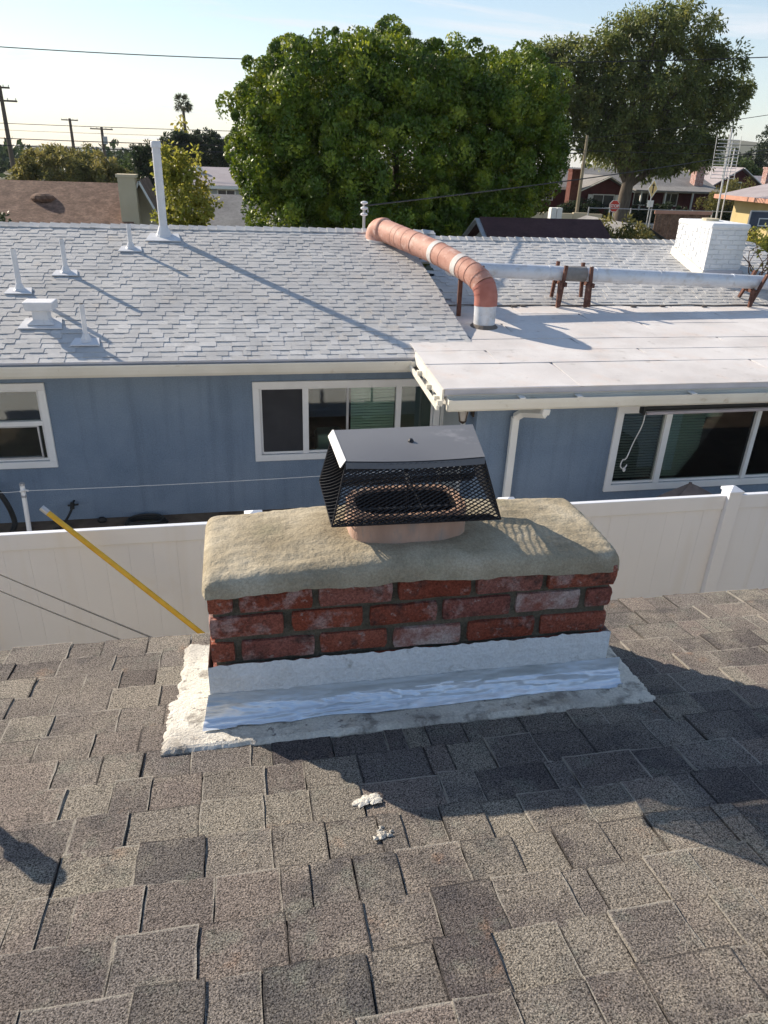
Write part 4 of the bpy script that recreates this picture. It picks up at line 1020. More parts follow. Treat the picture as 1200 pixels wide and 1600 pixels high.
mb.hexa([(x-.25, y-.24, nz(y-.24)+.02), (x+.25, y-.24, nz(y-.24)+.02), (x+.2, y+.05, nz(y+.05)+.005), (x-.2, y+.05, nz(y+.05)+.005), (x-.25, y-.24, nz(y-.24)+.033), (x+.25, y-.24, nz(y-.24)+.033), (x+.2, y+.05, nz(y+.05)+.02), (x-.2, y+.05, nz(y+.05)+.02)]); obj('flashing', mb, 'vent', t)
x, y = -2.25, 9.22; z = nz(y)
t = thing('box_vent', 'white box shaped roof vent on a narrow neck among the pipes', 'vent', (x, y, z))
mb = MB(); mb.hexa([(x-.145, y-.12, z+.155), (x+.145, y-.12, z+.155), (x+.17, y+.14, z+.155), (x-.17, y+.14, z+.155), (x-.165, y-.13, z+.255), (x+.165, y-.13, z+.255), (x+.17, y+.14, z+.255), (x-.17, y+.14, z+.255)]); bevel(obj('hood', mb, 'vent', t), .012)
mb = MB(); mb.box(x-.085, x+.085, y-.08, y+.09, z+.02, z+.153); obj('neck', mb, 'vent', t)
mb = MB(); mb.hexa([(x-.24, y-.18, nz(y-.18)+.016), (x+.24, y-.18, nz(y-.18)+.016), (x+.2, y+.08, nz(y+.08)+.005), (x-.2, y+.08, nz(y+.08)+.005), (x-.24, y-.18, nz(y-.18)+.03), (x+.24, y-.18, nz(y-.18)+.03), (x+.2, y+.08, nz(y+.08)+.02), (x-.2, y+.08, nz(y+.08)+.02)]); mb.hexa([(x-.15, y-.13, z), (x+.15, y-.13, z), (x+.13, y+.12, z), (x-.13, y+.12, z), (x-.088, y-.083, z+.05), (x+.088, y-.083, z+.05), (x+.088, y+.093, z+.05), (x-.088, y+.093, z+.05)]); obj('flashing', mb, 'vent', t)
t = thing('service_mast', 'small grey mast with insulators poking above the ridge before the big tree', 'mast', (2.0, 12.3, 3.3))
mb = MB(); mb.tube([(2.06, 12.3, 3.2), (2.06, 12.3, 3.68)], .022, 8); obj('pole', mb, 'galv', t)
for zz in (3.70, 3.62, 3.53):
    mb = MB(); mb.sphere((2.06, 12.3, zz), .05, 10, 6, (1.2, 1.2, .55)); obj('insulator', mb, 'vent', t)
mb = MB(); mb.tube([(2.06, 12.3, 3.64), (2.11, 12.29, 3.63), (2.12, 12.29, 3.56)], .012, 6); mb.tube([(2.06, 12.3, 3.64), (2.01, 12.31, 3.62)], .012, 6); obj('hook', mb, 'galv', t)

# salmon duct: rises through the ridge, runs down over the roof edge and turns into the low roof
t = thing('salmon_duct', 'thick salmon coloured duct running from the ridge down to the low roof', 'duct', (3.22, 9.36, 2.38))
ax = [Vector(p) for p in [(2.28, 11.70, 3.35), (2.44, 11.28, 3.30), (2.62, 10.85, 3.245), (2.80, 10.42, 3.185), (2.95, 10.02, 3.11), (3.06, 9.74, 3.045)]]
mb = MB(); mb.tube(ax, [.165, .163, .160, .157, .154, .152], 20); obj('run', mb, 'duct_orange', t, smooth=True)
mb = MB(); mb.tube(path([(2.20, 11.80, 3.12), (2.20, 11.84, 3.24), (2.225, 11.80, 3.33), (2.30, 11.66, 3.352)], 5), [.185]*15+[.168], 20); obj('elbow', mb, 'duct_orange', t, smooth=True)
mb = MB(); mb.tube([(2.19, 11.82, 3.08), (2.20, 11.82, 3.20)], [.25, .20], 18); obj('roof_collar', mb, 'duct_tape', t, smooth=True)
mb = MB(); pe = path([(3.06, 9.74, 3.045), (3.12, 9.58, 3.0), (3.185, 9.44, 2.91), (3.215, 9.385, 2.79), (3.22, 9.375, 2.66)], 5); mb.tube(pe[:11], .152, 20); obj('elbow', mb, 'duct_orange', t, smooth=True)
mb = MB(); mb.tube(pe[10:], .1535, 20); obj('elbow', mb, 'duct_dark', t, smooth=True)
mb = MB(); mb.tube([(3.22, 9.375, 2.67), (3.225, 9.375, 2.39)], [.147, .142], 20); obj('boot', mb, 'duct_white', t, smooth=True)
mb = MB(); mb.tube([(3.22, 9.37, 2.375), (3.22, 9.37, 2.405), (3.22, 9.37, 2.42)], [.20, .17, .15], 18); obj('roof_collar', mb, 'deck', t)
for (i, u, w_) in ((1, .9, .03), (3, .0, .045), (4, .45, .05)):
    p = ax[i].lerp(ax[i+1], u); d = (ax[i+1]-ax[i]).normalized(); r_ = .165-.0027*(i+u)
    mb = MB(); mb.tube([p-d*w_, p+d*w_], r_+.006, 20); obj('joint_band', mb, 'duct_tape' if i != 1 else 'duct_orange', t, smooth=True)
for k in (3, 7, 11, 14):
    p, q = pe[k], pe[k+1]; mb = MB(); mb.tube([p, p.lerp(q, .25)], .157, 20); obj('joint_band', mb, 'duct_orange' if k < 10 else 'duct_dark', t, smooth=True)
for i in range(5):
    for u in (.12, .5, .88):
        if (i+int(u*10)) % 2: continue
        p = ax[i].lerp(ax[i+1], u); d = (ax[i+1]-ax[i]).normalized(); r_ = .165-.0027*(i+u)
        mb = MB(); mb.tube([p-d*.006, p+d*.006], r_+.0035, 20); obj('seam', mb, 'duct_orange', t, smooth=True)
t = thing('duct_stand', 'brown wooden post frame holding up the salmon duct', 'stand', (3.07, 10.2, 2.43))
mb = MB(); mb.bar((3.02, 9.90, 2.41), (2.99, 9.84, 3.05), .055, .04); obj('post', mb, 'wood_dark', t)
mb = MB(); mb.bar((3.42, 10.22, 2.43), (3.40, 10.18, 3.05), .05, .04); obj('post', mb, 'wood_dark', t)
mb = MB(); mb.bar((3.0, 9.9, 2.90), (3.42, 10.2, 2.88), .035, .05); obj('crosspiece', mb, 'wood_dark', t)
# white duct along the addition, on three wooden stands
t = thing('white_duct', 'long white metal duct running level across the low roof', 'duct', (5.8, 10.5, 2.45))
dy_ = lambda x: 10.52-.0*(x-3)
dz_ = lambda x: 2.955-.033*(x-3.3)
segs = [3.22, 4.55, 5.3, 6.35, 7.6, 8.6, 9.7]
for a, b in zip(segs, segs[1:]):
    mb = MB(); mb.tube([(a+.002, dy_(a), dz_(a)), (b-.002, dy_(b), dz_(b))], .104, 20); obj('section', mb, 'duct_white', t, smooth=True)
    mb = MB(); mb.tube([(b-.02, dy_(b), dz_(b)), (b+.02, dy_(b), dz_(b))], .109, 20); obj('joint_band', mb, 'duct_white', t, smooth=True)
mb = MB(); mb.tube([(4.76, dy_(4.7), dz_(4.7)), (5.12, dy_(5.1), dz_(5.1))], .108, 20); obj('sleeve', mb, 'grey_roof', t, smooth=True)
mb = MB(); mb.tube(path([(3.23, 10.52, 2.957), (3.12, 10.50, 2.96), (3.02, 10.36, 2.98), (2.95, 10.15, 3.02)], 4), .104, 18); obj('elbow', mb, 'duct_white', t, smooth=True)
def duct_stand(x, label, s=1, lean=0):
    y = 10.52; zb = az_(10.5)+.004; zt = dz_(x)
    t = thing('duct_stand', label, 'stand', (x, y, zb), 'wooden stands under the white duct')
    for k, yy in ((0, y-.15), (1, y+.15)):
        h = zt+.13 if k == 0 else zt+.15
        mb = MB(); mb.bar((x-.02*s, yy, zb if k == 0 else rz_(yy)+.02), (x+.02*s+lean, yy, h), .048, .036); obj('post', mb, 'wood_dark', t)
    mb = MB(); mb.bar((x+.035, y-.185, zt-.135), (x+.035+lean*.5, y+.18, zt-.135), .04, .06); obj('crosspiece', mb, 'wood_dark', t)
    mb = MB(); mb.bar((x-.06, y-.21, zb), (x-.07, y-.21, zt-.10), .05, .04); obj('brace', mb, 'wood_dark', t)
duct_stand(4.72, 'brown wooden stand at the left end of the grey duct sleeve')
duct_stand(5.16, 'brown wooden stand at the right end of the grey duct sleeve', -1)
duct_stand(7.92, 'brown wooden stand under the white duct below the white brick chimney', 1, .14)

# white painted brick chimney on the right slope
wc = thing('white_brick_chimney', 'white painted brick chimney on the right end of the roof', 'chimney', (8.0, 12.0, 2.8))
bx0, bx1, by0, by1, bz1 = 7.62, 8.30, 11.35, 12.35, 3.58
mb = MB(); mb.box(bx0+.012, bx1-.012, by0+.012, by1-.012, 2.5, bz1-.03); obj('mortar_core', mb, 'white_brick', wc)
def brick_unit(name, m):
    mb = MB(); g = random.Random(4)
    mb.box(0, 1, 0, 1, 0, 1); me = bpy.data.meshes.new(name); me.from_pydata(mb.v, [], mb.f); me.update(); me.materials.append(M[m])
    import bmesh
    bm = bmesh.new(); bm.from_mesh(me); bmesh.ops.bevel(bm, geom=bm.edges[:], offset=.045, segments=1, affect='EDGES'); bm.to_mesh(me); bm.free(); return me
bu = brick_unit('brick', 'white_brick'); proto = None
def put_brick(x, y, z, sx, sy, sz):
    global proto
    o = link('brick', bu, None, wc) if proto is None else proto.copy()
    if proto is None: proto = o
    else: COL.objects.link(o)
    o.location = Vector((x, y, z))-wc.location; o.scale = (sx, sy, sz); return o
BHt = .075
k = 0; z = 2.66
while z < bz1-.09:
    st = .11 if k % 2 else 0
    x = bx0-(.11 if k % 2 else 0)
    while x < bx1-.02:
        xa = max(x, bx0); xb = min(x+.21, bx1)
        if xb-xa > .03: put_brick(xa+.004, by0+rnd.uniform(-.003, .003), z, xb-xa-.008, .08, BHt-.008)
        x += .22
    y = by0+.083-(.0 if k % 2 else .11)
    while y < by1-.02:
        ya = max(y, by0+.083); yb = min(y+.21, by1)
        if yb-ya > .03 and z > rz_(ya)-.05:
            put_brick(bx0+rnd.uniform(-.003, .003), ya+.004, z, .08, yb-ya-.008, BHt-.008)
        if yb-ya > .03: put_brick(bx1-.08, ya+.004, z, .08, yb-ya-.008, BHt-.008)
        y += .22
    z += BHt; k += 1
mb = MB(); mb.box(bx0-.012, bx1+.012, by0-.012, by1+.012, bz1-.085, bz1-.0); bevel(obj('crown', mb, 'white_brick', wc), .03, 3)
mb = MB(); mb.tube([(7.95, 11.95, bz1-.01), (7.95, 11.95, bz1+.035)], .14, 12); obj('flue', mb, 'tan_wall', wc)
mb = MB()
mb.hexa([(bx0-.05, by0-.06, rz_(by0)+.0), (bx0+.02, by0-.06, rz_(by0)+.0), (bx0+.02, by1, rz_(by1)+.0), (bx0-.05, by1, rz_(by1)+.0), (bx0-.035, by0-.045, rz_(by0)+.13), (bx0+.01, by0-.045, rz_(by0)+.13), (bx0+.01, by1, rz_(by1)+.13), (bx0-.035, by1, rz_(by1)+.13)])
obj('base_flashing', mb, 'cream', wc)
mb = MB(); mb.box(bx0-.03, bx1+.03, by0-.04, by0-.004, 2.66, 2.86); obj('base_flashing', mb, 'drip', wc)

# ------------------------------------------------------------------ trees and plants
def tree(name, label, cat, ells, leaf_m, trunk, count, r, per, leaf, group=None, droop=0., bias=.6, inner=True, outer=(.80, 1.03), fill=.5, limbs=6, tr=.16, puff=False, core=0, twigs=0):
    base = Vector(trunk[0]); t = thing(name, label, cat, base, group)
    cl = ell_clumps(ells, count, r, outer)
    if inner: cl += [(c, d, q*1.15) for c, d, q in ell_clumps([(e[0], tuple(.72*k for k in e[1])) for e in ells], count//3, r, (.6, 1.0))]
    if twigs: cl += ell_clumps(ells, twigs, r*.42, (.98, 1.06))
    if core:
        for e in ells:
            for q in range(core): cl.append((np.array(e[0])+unit(rng.normal(size=3))*np.array(e[1])*.68*rng.uniform(.6, 1), (0, 0, 1), r*1.6))
    me = crown_mesh('crown', [(np.array(c)-np.array(base), d, q) for c, d, q in cl], leaf, per, droop=droop, bias=bias, fill=fill, puff=puff)
    link('crown', me, leaf_m, t)
    mb = MB(); top = Vector(trunk[1]); mid = base.lerp(top, .5)+Vector((rnd.uniform(-.1, .1), 0, 0))
    mb.tube([base-Vector((0, 0, .3)), base.lerp(top, .12), mid, top], [tr*1.5, tr*1.1, tr*.9, tr*.6], 9)
    for k in range(limbs):
        e = ells[k % len(ells)]; tgt = Vector(e[0])+Vector((rnd.uniform(-.6, .6)*e[1][0], rnd.uniform(-.5, .5)*e[1][1], rnd.uniform(-.1, .6)*e[1][2]))
        s = base.lerp(top, rnd.uniform(.55, 1)); mb.tube(path([s, s.lerp(tgt, .5)+Vector((0, 0, .12*(tgt-s).length)), tgt], 4), [tr*.5, tr*.45, tr*.4, tr*.36, tr*.32, tr*.27, tr*.22, tr*.17, tr*.1], 6)
    obj('trunk', mb, 'bark', t, smooth=True)
    return t
tree('ficus_tree', 'huge dense rounded green tree rising behind the white shingle roof', 'tree',
     [((5.3, 25, 4.2), (4.5, 3.5, 2.8)), ((2.9, 24.4, 5.85), (2.1, 2.4, 1.3)), ((5.3, 24.4, 6.0), (2.4, 2.6, 1.3)), ((7.9, 24.4, 5.75), (1.9, 2.4, 1.35)),
      ((1.55, 24.2, 4.6), (1.3, 2.0, 1.75)), ((1.9, 24.0, 2.9), (1.25, 2.0, 1.45)), ((8.95, 24.8, 4.5), (1.3, 2.2, 1.6)), ((6.3, 24.3, 3.0), (2.0, 2.2, 1.2)), ((4.2, 23.3, 3.9), (2.5, 2.2, 2.2))],
     'ficus_leaf', ((5.3, 25, 0), (5.3, 25, 2.6)), 900, .37, 190, (.115, .062), bias=1.0, fill=.14, outer=(.86, 1.09), tr=.3, puff=True, core=26, twigs=420)
tree('shade_tree', 'tall airy tree with grey green foliage towering over the red house', 'tree',
     [((28.6, 55, 8.3), (3.6, 4, 3.0)), ((31.9, 55, 8.2), (3.2, 3.6, 3.0)), ((22.8, 56, 9.8), (2.7, 2.6, 2.3)), ((21.9, 56, 7.4), (1.9, 2, 1.8)), ((24.4, 55.5, 8.0), (2.1, 2.4, 2.0)), ((25.6, 55.5, 10.2), (2.0, 2.6, 2.0)), ((28.4, 55, 12.2), (2.4, 2.8, 1.9)), ((31.4, 55, 12.6), (2.3, 2.8, 1.7)),
      ((34.4, 55, 10.3), (1.9, 2.4, 2.1)), ((35.3, 55, 7.6), (1.7, 2.2, 1.6)), ((30.3, 55, 5.2), (4.2, 3.6, 1.7)), ((34.2, 54.6, 5.3), (2.0, 2.4, 1.3)), ((26.0, 54.6, 6.4), (2.2, 2.6, 1.9)), ((36.6, 55, 9.4), (1.0, 1.2, .8))],
     'euc_leaf', ((28.9, 55, 0), (29.3, 55, 5)), 640, .74, 100, (.30, .11), droop=.4, bias=.25, outer=(.40, 1.10), fill=.65, limbs=22, tr=.5)
tree('garden_tree', 'slim yellow green tree right behind the tall white flue', 'tree',
     [((-1.12, 19, 3.05), (.50, .6, 1.1)), ((-1.2, 19, 3.9), (.28, .35, .6)), ((-.98, 19, 2.4), (.42, .5, .8)), ((-1.42, 19, 2.3), (.25, .4, .6))], 'yellow_leaf', ((-1.2, 19, 0), (-1.2, 19, 2.6)), 170, .2, 46, (.10, .06), droop=.4, bias=.3, outer=(.5, 1.08), tr=.07)
tree('olive_tree', 'broad yellowish olive tree behind the brown roofed house', 'tree',
     [((-10.4, 55, 2.35), (2.9, 2.4, 1.75)), ((-8.2, 54.5, 2.0), (1.6, 1.8, 1.1)), ((-12.4, 55, 2.0), (1.3, 1.5, 1.2)), ((-6.8, 55, 1.7), (1.1, 1.2, .9))], 'olive_leaf', ((-10.2, 55, 0), (-10.2, 55, 2)), 300, .42, 70, (.22, .09), droop=.25, outer=(.6, 1.06), tr=.2)
tree('dark_tree', 'small dark round tree just left of the tall white flue', 'tree', [((-5.75, 60, 3.1), (1.05, 1, 1.45)), ((-5.4, 60, 2.0), (1.0, 1, 1.0))], 'dark_leaf', ((-5.7, 60, 0), (-5.7, 60, 2.4)), 110, .36, 60, (.2, .1), outer=(.6, 1.05))
tree('round_tree', 'large dark green dome shaped tree far behind the yellow green tree', 'tree', [((-2.4, 75, 3.5), (2.35, 2.2, 1.95)), ((-4.6, 75, 3.4), (1.3, 1.4, 2.1))], 'dark_leaf', ((-3, 75, -.2), (-3, 75, 3)), 260, .42, 70, (.24, .12), outer=(.8, 1.04), tr=.25)
tree('low_tree', 'low mid green tree between the brown roof and the dark round tree', 'tree', [((-7.4, 72, 2.0), (2.6, 2, 1.2))], 'green_leaf', ((-7.4, 72, -.2), (-7.4, 72, 1.6)), 90, .42, 50, (.24, .12), outer=(.6, 1.05))
tree('leafy_shrub', 'dark leafy shrub at the left edge beside the brown roof', 'shrub', [((-4.85, 17.6, 2.35), (.42, .5, .62))], 'dark_leaf', ((-4.85, 17.6, 0), (-4.85, 17.6, 1.9)), 40, .16, 40, (.1, .055), outer=(.4, 1.05), tr=.04)
tree('yellowish_bush', 'yellowish green bush poking above the white ridge beside the maroon roof', 'bush', [((12.75, 24, 1.95), (1.0, .8, .58)), ((13.4, 24, 1.85), (.5, .6, .5)), ((12.1, 24, 1.8), (.5, .6, .5))], 'olive_leaf', ((12.7, 24, 0), (12.7, 24, 1.4)), 130, .2, 50, (.13, .05), outer=(.5, 1.08), tr=.06)
tree('bare_bush', 'grey brown bush growing against the far red barn', 'bush', [((39.4, 57, 2.1), (1.5, 1.2, 1.35)), ((38.2, 57, 1.5), (1.2, 1, 1.0))], 'olive_leaf', ((39.3, 57, 0), (39.3, 57, 1.4)), 110, .35, 44, (.22, .06), outer=(.4, 1.1), tr=.08)
tree('green_hedge_tree', 'bushy green tree behind the barn at the right edge', 'tree', [((56, 82, 3.4), (3.4, 2.4, 1.7))], 'green_leaf', ((56, 82, -.3), (56, 82, 2.5)), 120, .55, 50, (.3, .14), outer=(.6, 1.05))
tree('tall_conifer', 'dark distant conifer at the right edge above the roofs', 'tree', [((90, 122, 6.0), (3.2, 2.4, 4.6)), ((86, 124, 3.8), (3.2, 2.4, 3.2))], 'dark_leaf', ((90, 122, -1), (90, 122, 5)), 150, .8, 50, (.4, .2), outer=(.5, 1.06), tr=.3)
tree('lime_shrub', 'bright lime green shrub behind the white brick chimney at the right edge', 'shrub', [((12.3, 16.6, 2.35), (.8, .6, .62))], 'yellow_leaf', ((12.3, 16.6, 0), (12.3, 16.6, 1.9)), 70, .18, 46, (.1, .06), outer=(.4, 1.08), tr=.05)
# porch hedge of the red house and the planting along the street: hedges one could count
for (cx, cy, rx, lab) in ((27.2, 58.2, 2.4, 'dark hedge left of the stop sign'), (33.2, 57.2, 3.2, 'long dark hedge behind the yellow street sign'), (39.5, 56.0, 2.4, 'dark hedge right of the yellow street sign')):
    tree('hedge', lab, 'hedge', [((cx, cy, .65), (rx, .7, .75))], 'dark_leaf', ((cx, cy, 0), (cx, cy, .7)), int(36*rx), .32, 44, (.22, .1), outer=(.6, 1.04), tr=.05, limbs=3)
# dry climber on the last duct stand
t = thing('dry_vine', 'tangled half dry vine with small pale leaves beside the white brick chimney', 'vine', (8.75, 11.2, 2.6))
mb = MB()
for k in range(26):
    a = Vector((8.55+rnd.uniform(-.25, .35), 11.1+rnd.uniform(-.2, .2), 2.62)); P = [a]; d = Vector((rnd.uniform(-.35, .35), rnd.uniform(-.3, .3), 1))
    for q in range(6): d += Vector((rnd.uniform(-.5, .5), rnd.uniform(-.5, .5), rnd.uniform(-.25, .2))); P.append(P[-1]+d.normalized()*.15)
    mb.tube(P, [.011, .010, .009, .008, .007, .005, .003], 5)
obj('stem', mb, 'bark_dry', t)
cl = [((rnd.uniform(-.35, .35), rnd.uniform(-.25, .25), rnd.uniform(.1, .95)), (0, 0, 1), .13) for _ in range(36)]
link('foliage', crown_mesh('foliage', cl, (.07, .04), 9), 'yellow_leaf', t); tag(t.children[-1], kind='stuff')
# palm
t = thing('palm_tree', 'lone tall fan palm on the skyline above the dome shaped tree', 'palm', (-5.5, 110, -.6))
mb = MB(); mb.tube([(-5.35, 110, -.8), (-5.42, 110, 4), (-5.5, 110, 8.9)], [.3, .22, .17], 8); obj('trunk', mb, 'bark', t)
Pp = []; Aa = []
for k in range(44):
    th = rnd.uniform(0, 2*math.pi); ph = rnd.uniform(-.9, 1.3); d = np.array([math.cos(th)*math.cos(ph), math.sin(th)*math.cos(ph), math.sin(ph)])
    tip = np.array([-5.5, 110, 9.2])+d*.75
    for q in range(14):
        dd = unit(d+rng.normal(size=3)*.55); dd[2] -= .2; Pp.append(tip+dd*.3); Aa.append(dd)
V = leaf_quads(np.array(Pp)-np.array([-5.5, 110, -.6]), np.array(Aa), .75, .09)
link('crown', np_mesh('crown', V, np.arange(len(V)).reshape(-1, 4)), 'palm_leaf', t)
# far-off wood along the horizon
cl = []
for k in range(1500):
    a = R(rng.uniform(-38, 62)); d = 120*math.exp(rng.uniform(0, 2.2)); s = rng.uniform(.7, 1.4)*(1+d/500)
    base = np.array([d*math.sin(a), d*math.cos(a), hz(0, d)]); hgt = rng.uniform(1.2, 3.4)
    for q in range(3): cl.append((base+np.array([rng.normal()*1.6, rng.normal()*1.6, hgt*rng.uniform(.5, 1)]), (0, 0, 1), 1.5*s))
me = crown_mesh('distant_trees', cl, (1.1, .7), 16); o = link('distant_trees', me, 'dark_leaf'); tag(o, kind='stuff')

# ------------------------------------------------------------------ neighbouring houses
def gable_house(name, label, x0, x1, y0, y1, zw, zr, wall, roof, wins=(), over=.35, base=0, th=.09):
    """ridge along x; front wall at y0"""
    t = thing(name, label, 'house', ((x0+x1)/2, (y0+y1)/2, base)); ym = (y0+y1)/2
    mb = MB(); P = [(y0, base), (y1, base), (y1, zw), (ym, zr-.06), (y0, zw)]
    mb.prism([(x0, a, b) for a, b in P], (x1-x0, 0, 0)); obj('wall', mb, wall, t)
    s = (zr-zw)/(ym-y0)
    mb = MB()
    mb.hexa([(x0-over, y0-over, zw-s*over), (x1+over, y0-over, zw-s*over), (x1+over, ym, zr), (x0-over, ym, zr), (x0-over, y0-over, zw-s*over+th), (x1+over, y0-over, zw-s*over+th), (x1+over, ym, zr+th), (x0-over, ym, zr+th)])
    mb.hexa([(x1+over, y1+over, zw-s*over), (x0-over, y1+over, zw-s*over), (x0-over, ym+.003, zr), (x1+over, ym+.003, zr), (x1+over, y1+over, zw-s*over+th), (x0-over, y1+over, zw-s*over+th), (x0-over, ym+.003, zr+th), (x1+over, ym+.003, zr+th)])
    obj('roof', mb, roof, t)
    mb = MB(); mb.box(x0-over, x1+over, y0-over-.05, y0-over-.004, zw-s*over-.10, zw-s*over+th*.8); obj('fascia', mb, 'trim', t)
    for (a, b, c, d_) in wins: house_window(t, a, b, c, d_, y0)
    return t
def house_window(t, a, b, c, d_, y):
    f = MB(); w = .07
    f.box(a-w, b+w, y-.05, y+.01, d_, d_+w); f.box(a-w, b+w, y-.05, y+.01, c-w, c); f.box(a-w, a, y-.05, y+.01, c, d_); f.box(b, b+w, y-.05, y+.01, c, d_); f.box((a+b)/2-.025, (a+b)/2+.025, y-.04, y+.01, c, d_)
    fo = obj('window', f, 'trim', t); g = MB(); g.box(a, b, y-.018, y-.008, c, d_); obj('pane', g, 'dark_glass', fo)
def brick_stack(t, x, y, w, d_, z0, z1, m, courses=.16):
    c = obj('chimney', MB().box(x-w/2, x+w/2, y-d_/2, y+d_/2, z0, z1), m, t)
    k = MB().box(x-w/2-.06, x+w/2+.06, y-d_/2-.06, y+d_/2+.06, z1+.002, z1+.14); obj('chimney_cap', k, m, c)
    return c
t = gable_house('brown_roof_house', 'low house with a big brown shingle roof at the left', -12, -3.1, 22.0, 29.0, 1.98, 3.22, 'tan_wall', 'brown_roof')
mb = MB(); mb.hexa([(-3.08, 23.0, 1.5), (-2.58, 23.0, 1.5), (-2.58, 23.5, 1.5), (-3.08, 23.5, 1.5), (-3.06, 23.0, 3.56), (-2.60, 23.0, 3.56), (-2.60, 23.45, 3.56), (-3.06, 23.45, 3.56)]); c = obj('chimney', mb, 'tan_wall', t)
mb = MB(); mb.box(-3.10, -2.56, 22.97, 23.52, 3.562, 3.64); obj('chimney_cap', mb, 'tan_wall', c)
mb = MB(); mb.prism([(-2.88, 23.7, 1.0), (-2.18, 23.7, 1.0), (-2.18, 23.7, 2.66), (-2.53, 23.7, 3.40), (-2.88, 23.7, 2.66)], (0, 2.4, 0)); obj('gable_wall', mb, 'tan_wall', t)
mb = MB(); mb.hexa([(-2.53, 23.3, 3.42), (-2.10, 23.3, 2.55), (-2.10, 26, 2.55), (-2.53, 26, 3.42), (-2.53, 23.3, 3.50), (-2.06, 23.3, 2.58), (-2.06, 26, 2.58), (-2.53, 26, 3.50)])
mb.hexa([(-2.96, 23.3, 2.55), (-2.533, 23.3, 3.42), (-2.533, 26, 3.42), (-2.96, 26, 2.55), (-3.0, 23.3, 2.58), (-2.533, 23.3, 3.50), (-2.533, 26, 3.50), (-3.0, 26, 2.58)]); obj('gable_roof', mb, 'brown_roof', t)
mb = MB(); mb.bar((-2.53, 23.27, 3.46), (-2.07, 23.27, 2.54), .05, .10, (0, 1, 0)); mb.bar((-2.99, 23.27, 2.54), (-2.53, 23.27, 3.46), .05, .10, (0, 1, 0)); obj('bargeboard', mb, 'trim', t)
mb = MB(); mb.sphere((-5.35, 24.3, 2.90), .34, 12, 6, (1, 1, .45)); obj('roof_vent', mb, 'brown_roof', t)
t = gable_house('lilac_roof_house', 'far house with a pale lilac roof and white framed windows left of the big tree', -2.6, 5.5, 48, 56, 2.35, 3.15, 'grey_wall', 'pale_roof', [(-.75, .2, 1.55, 2.1), (.55, 1.3, 1.55, 2.1)], base=-.05)
mb = MB(); mb.sphere((-1.9, 50.5, 3.05), .28, 10, 6); obj('roof_vent', mb, 'trim', t)
t = gable_house('grey_roof_house', 'house with a plain grey roof tucked below the left side of the big tree', -.9, 7.0, 29.6, 36.5, 1.42, 2.58, 'grey_wall', 'grey_roof')
t = gable_house('maroon_roof_shed', 'shed with a dark maroon roof in front of the big tree', 6.75, 9.75, 18.6, 21.6, 2.15, 2.88, 'grey_wall', 'maroon_roof', over=.25)
for xs in (6.44,):
    mb = MB(); mb.bar((xs, 18.35, 2.02), (xs, 20.1, 2.92), .04, .12, (1, 0, 0)); mb.bar((xs, 20.1, 2.92), (xs, 21.85, 2.02), .04, .12, (1, 0, 0)); obj('bargeboard', mb, 'galv', t)
# small garage with a dark barge line, ridge running away from us
t = thing('grey_garage', 'small grey gabled garage roof beside the yellowish bush', 'garage', (14.4, 27, 0))
mb = MB(); mb.prism([(13.4, 26, 0), (15.8, 26, 0), (15.8, 26, 1.75), (14.75, 26, 2.25), (13.4, 26, 1.75)], (0, 5, 0)); obj('wall', mb, 'grey_wall', t)
mb = MB(); mb.hexa([(14.75, 25.8, 2.26), (15.95, 25.8, 1.66), (15.95, 31, 1.66), (14.75, 31, 2.26), (14.75, 25.8, 2.34), (15.97, 25.8, 1.74), (15.97, 31, 1.74), (14.75, 31, 2.34)])
mb.hexa([(12.9, 25.8, 1.55), (14.747, 25.8, 2.26), (14.747, 31, 2.26), (12.9, 31, 1.55), (12.9, 25.8, 1.63), (14.747, 25.8, 2.34), (14.747, 31, 2.34), (12.9, 31, 1.63)]); obj('roof', mb, 'grey_roof', t)
mb = MB(); mb.bar((14.75, 25.77, 2.30), (15.97, 25.77, 1.68), .05, .13, (0, 1, 0)); mb.bar((12.9, 25.77, 1.58), (14.75, 25.77, 2.30), .05, .13, (0, 1, 0)); obj('bargeboard', mb, 'hose', t)
# red house across the street
t = gable_house('red_house', 'dark red house with a grey roof under the tall airy tree', 24.2, 41.0, 62, 71, 2.45, 3.75, 'red_wall', 'grey_roof', [(25.2, 26.2, 1.4, 2.15), (33.6, 34.8, 1.2, 2.1), (36.4, 37.6, 1.2, 2.1)], over=.5)
mb = MB(); mb.prism([(27.6, 59.6, 0), (31.6, 59.6, 0), (31.6, 59.6, 2.35), (29.7, 59.6, 3.2), (27.6, 59.6, 2.35)], (0, 4.5, 0)); obj('gable_wall', mb, 'red_wall', t)
mb = MB(); mb.hexa([(29.7, 59.1, 3.26), (32.0, 59.1, 2.2), (32.0, 66, 2.2), (29.7, 66, 3.26), (29.7, 59.1, 3.38), (32.02, 59.1, 2.31), (32.02, 66, 2.31), (29.7, 66, 3.38)])
mb.hexa([(27.2, 59.1, 2.15), (29.697, 59.1, 3.26), (29.697, 66, 3.26), (27.2, 66, 2.15), (27.2, 59.1, 2.26), (29.697, 59.1, 3.38), (29.697, 66, 3.38), (27.2, 66, 2.26)]); obj('gable_roof', mb, 'grey_roof', t)
mb = MB(); mb.bar((29.7, 59.06, 3.30), (32.0, 59.06, 2.22), .06, .16, (0, 1, 0)); mb.bar((27.2, 59.06, 2.18), (29.7, 59.06, 3.30), .06, .16, (0, 1, 0)); obj('bargeboard', mb, 'trim', t)
house_window(t, 28.7, 30.5, 1.05, 1.95, 59.6)
for a in (28.25, 30.62):
    mb = MB(); mb.box(a, a+.33, 59.52, 59.59, 1.0, 2.0); obj('shutter', mb, 'trim', t)
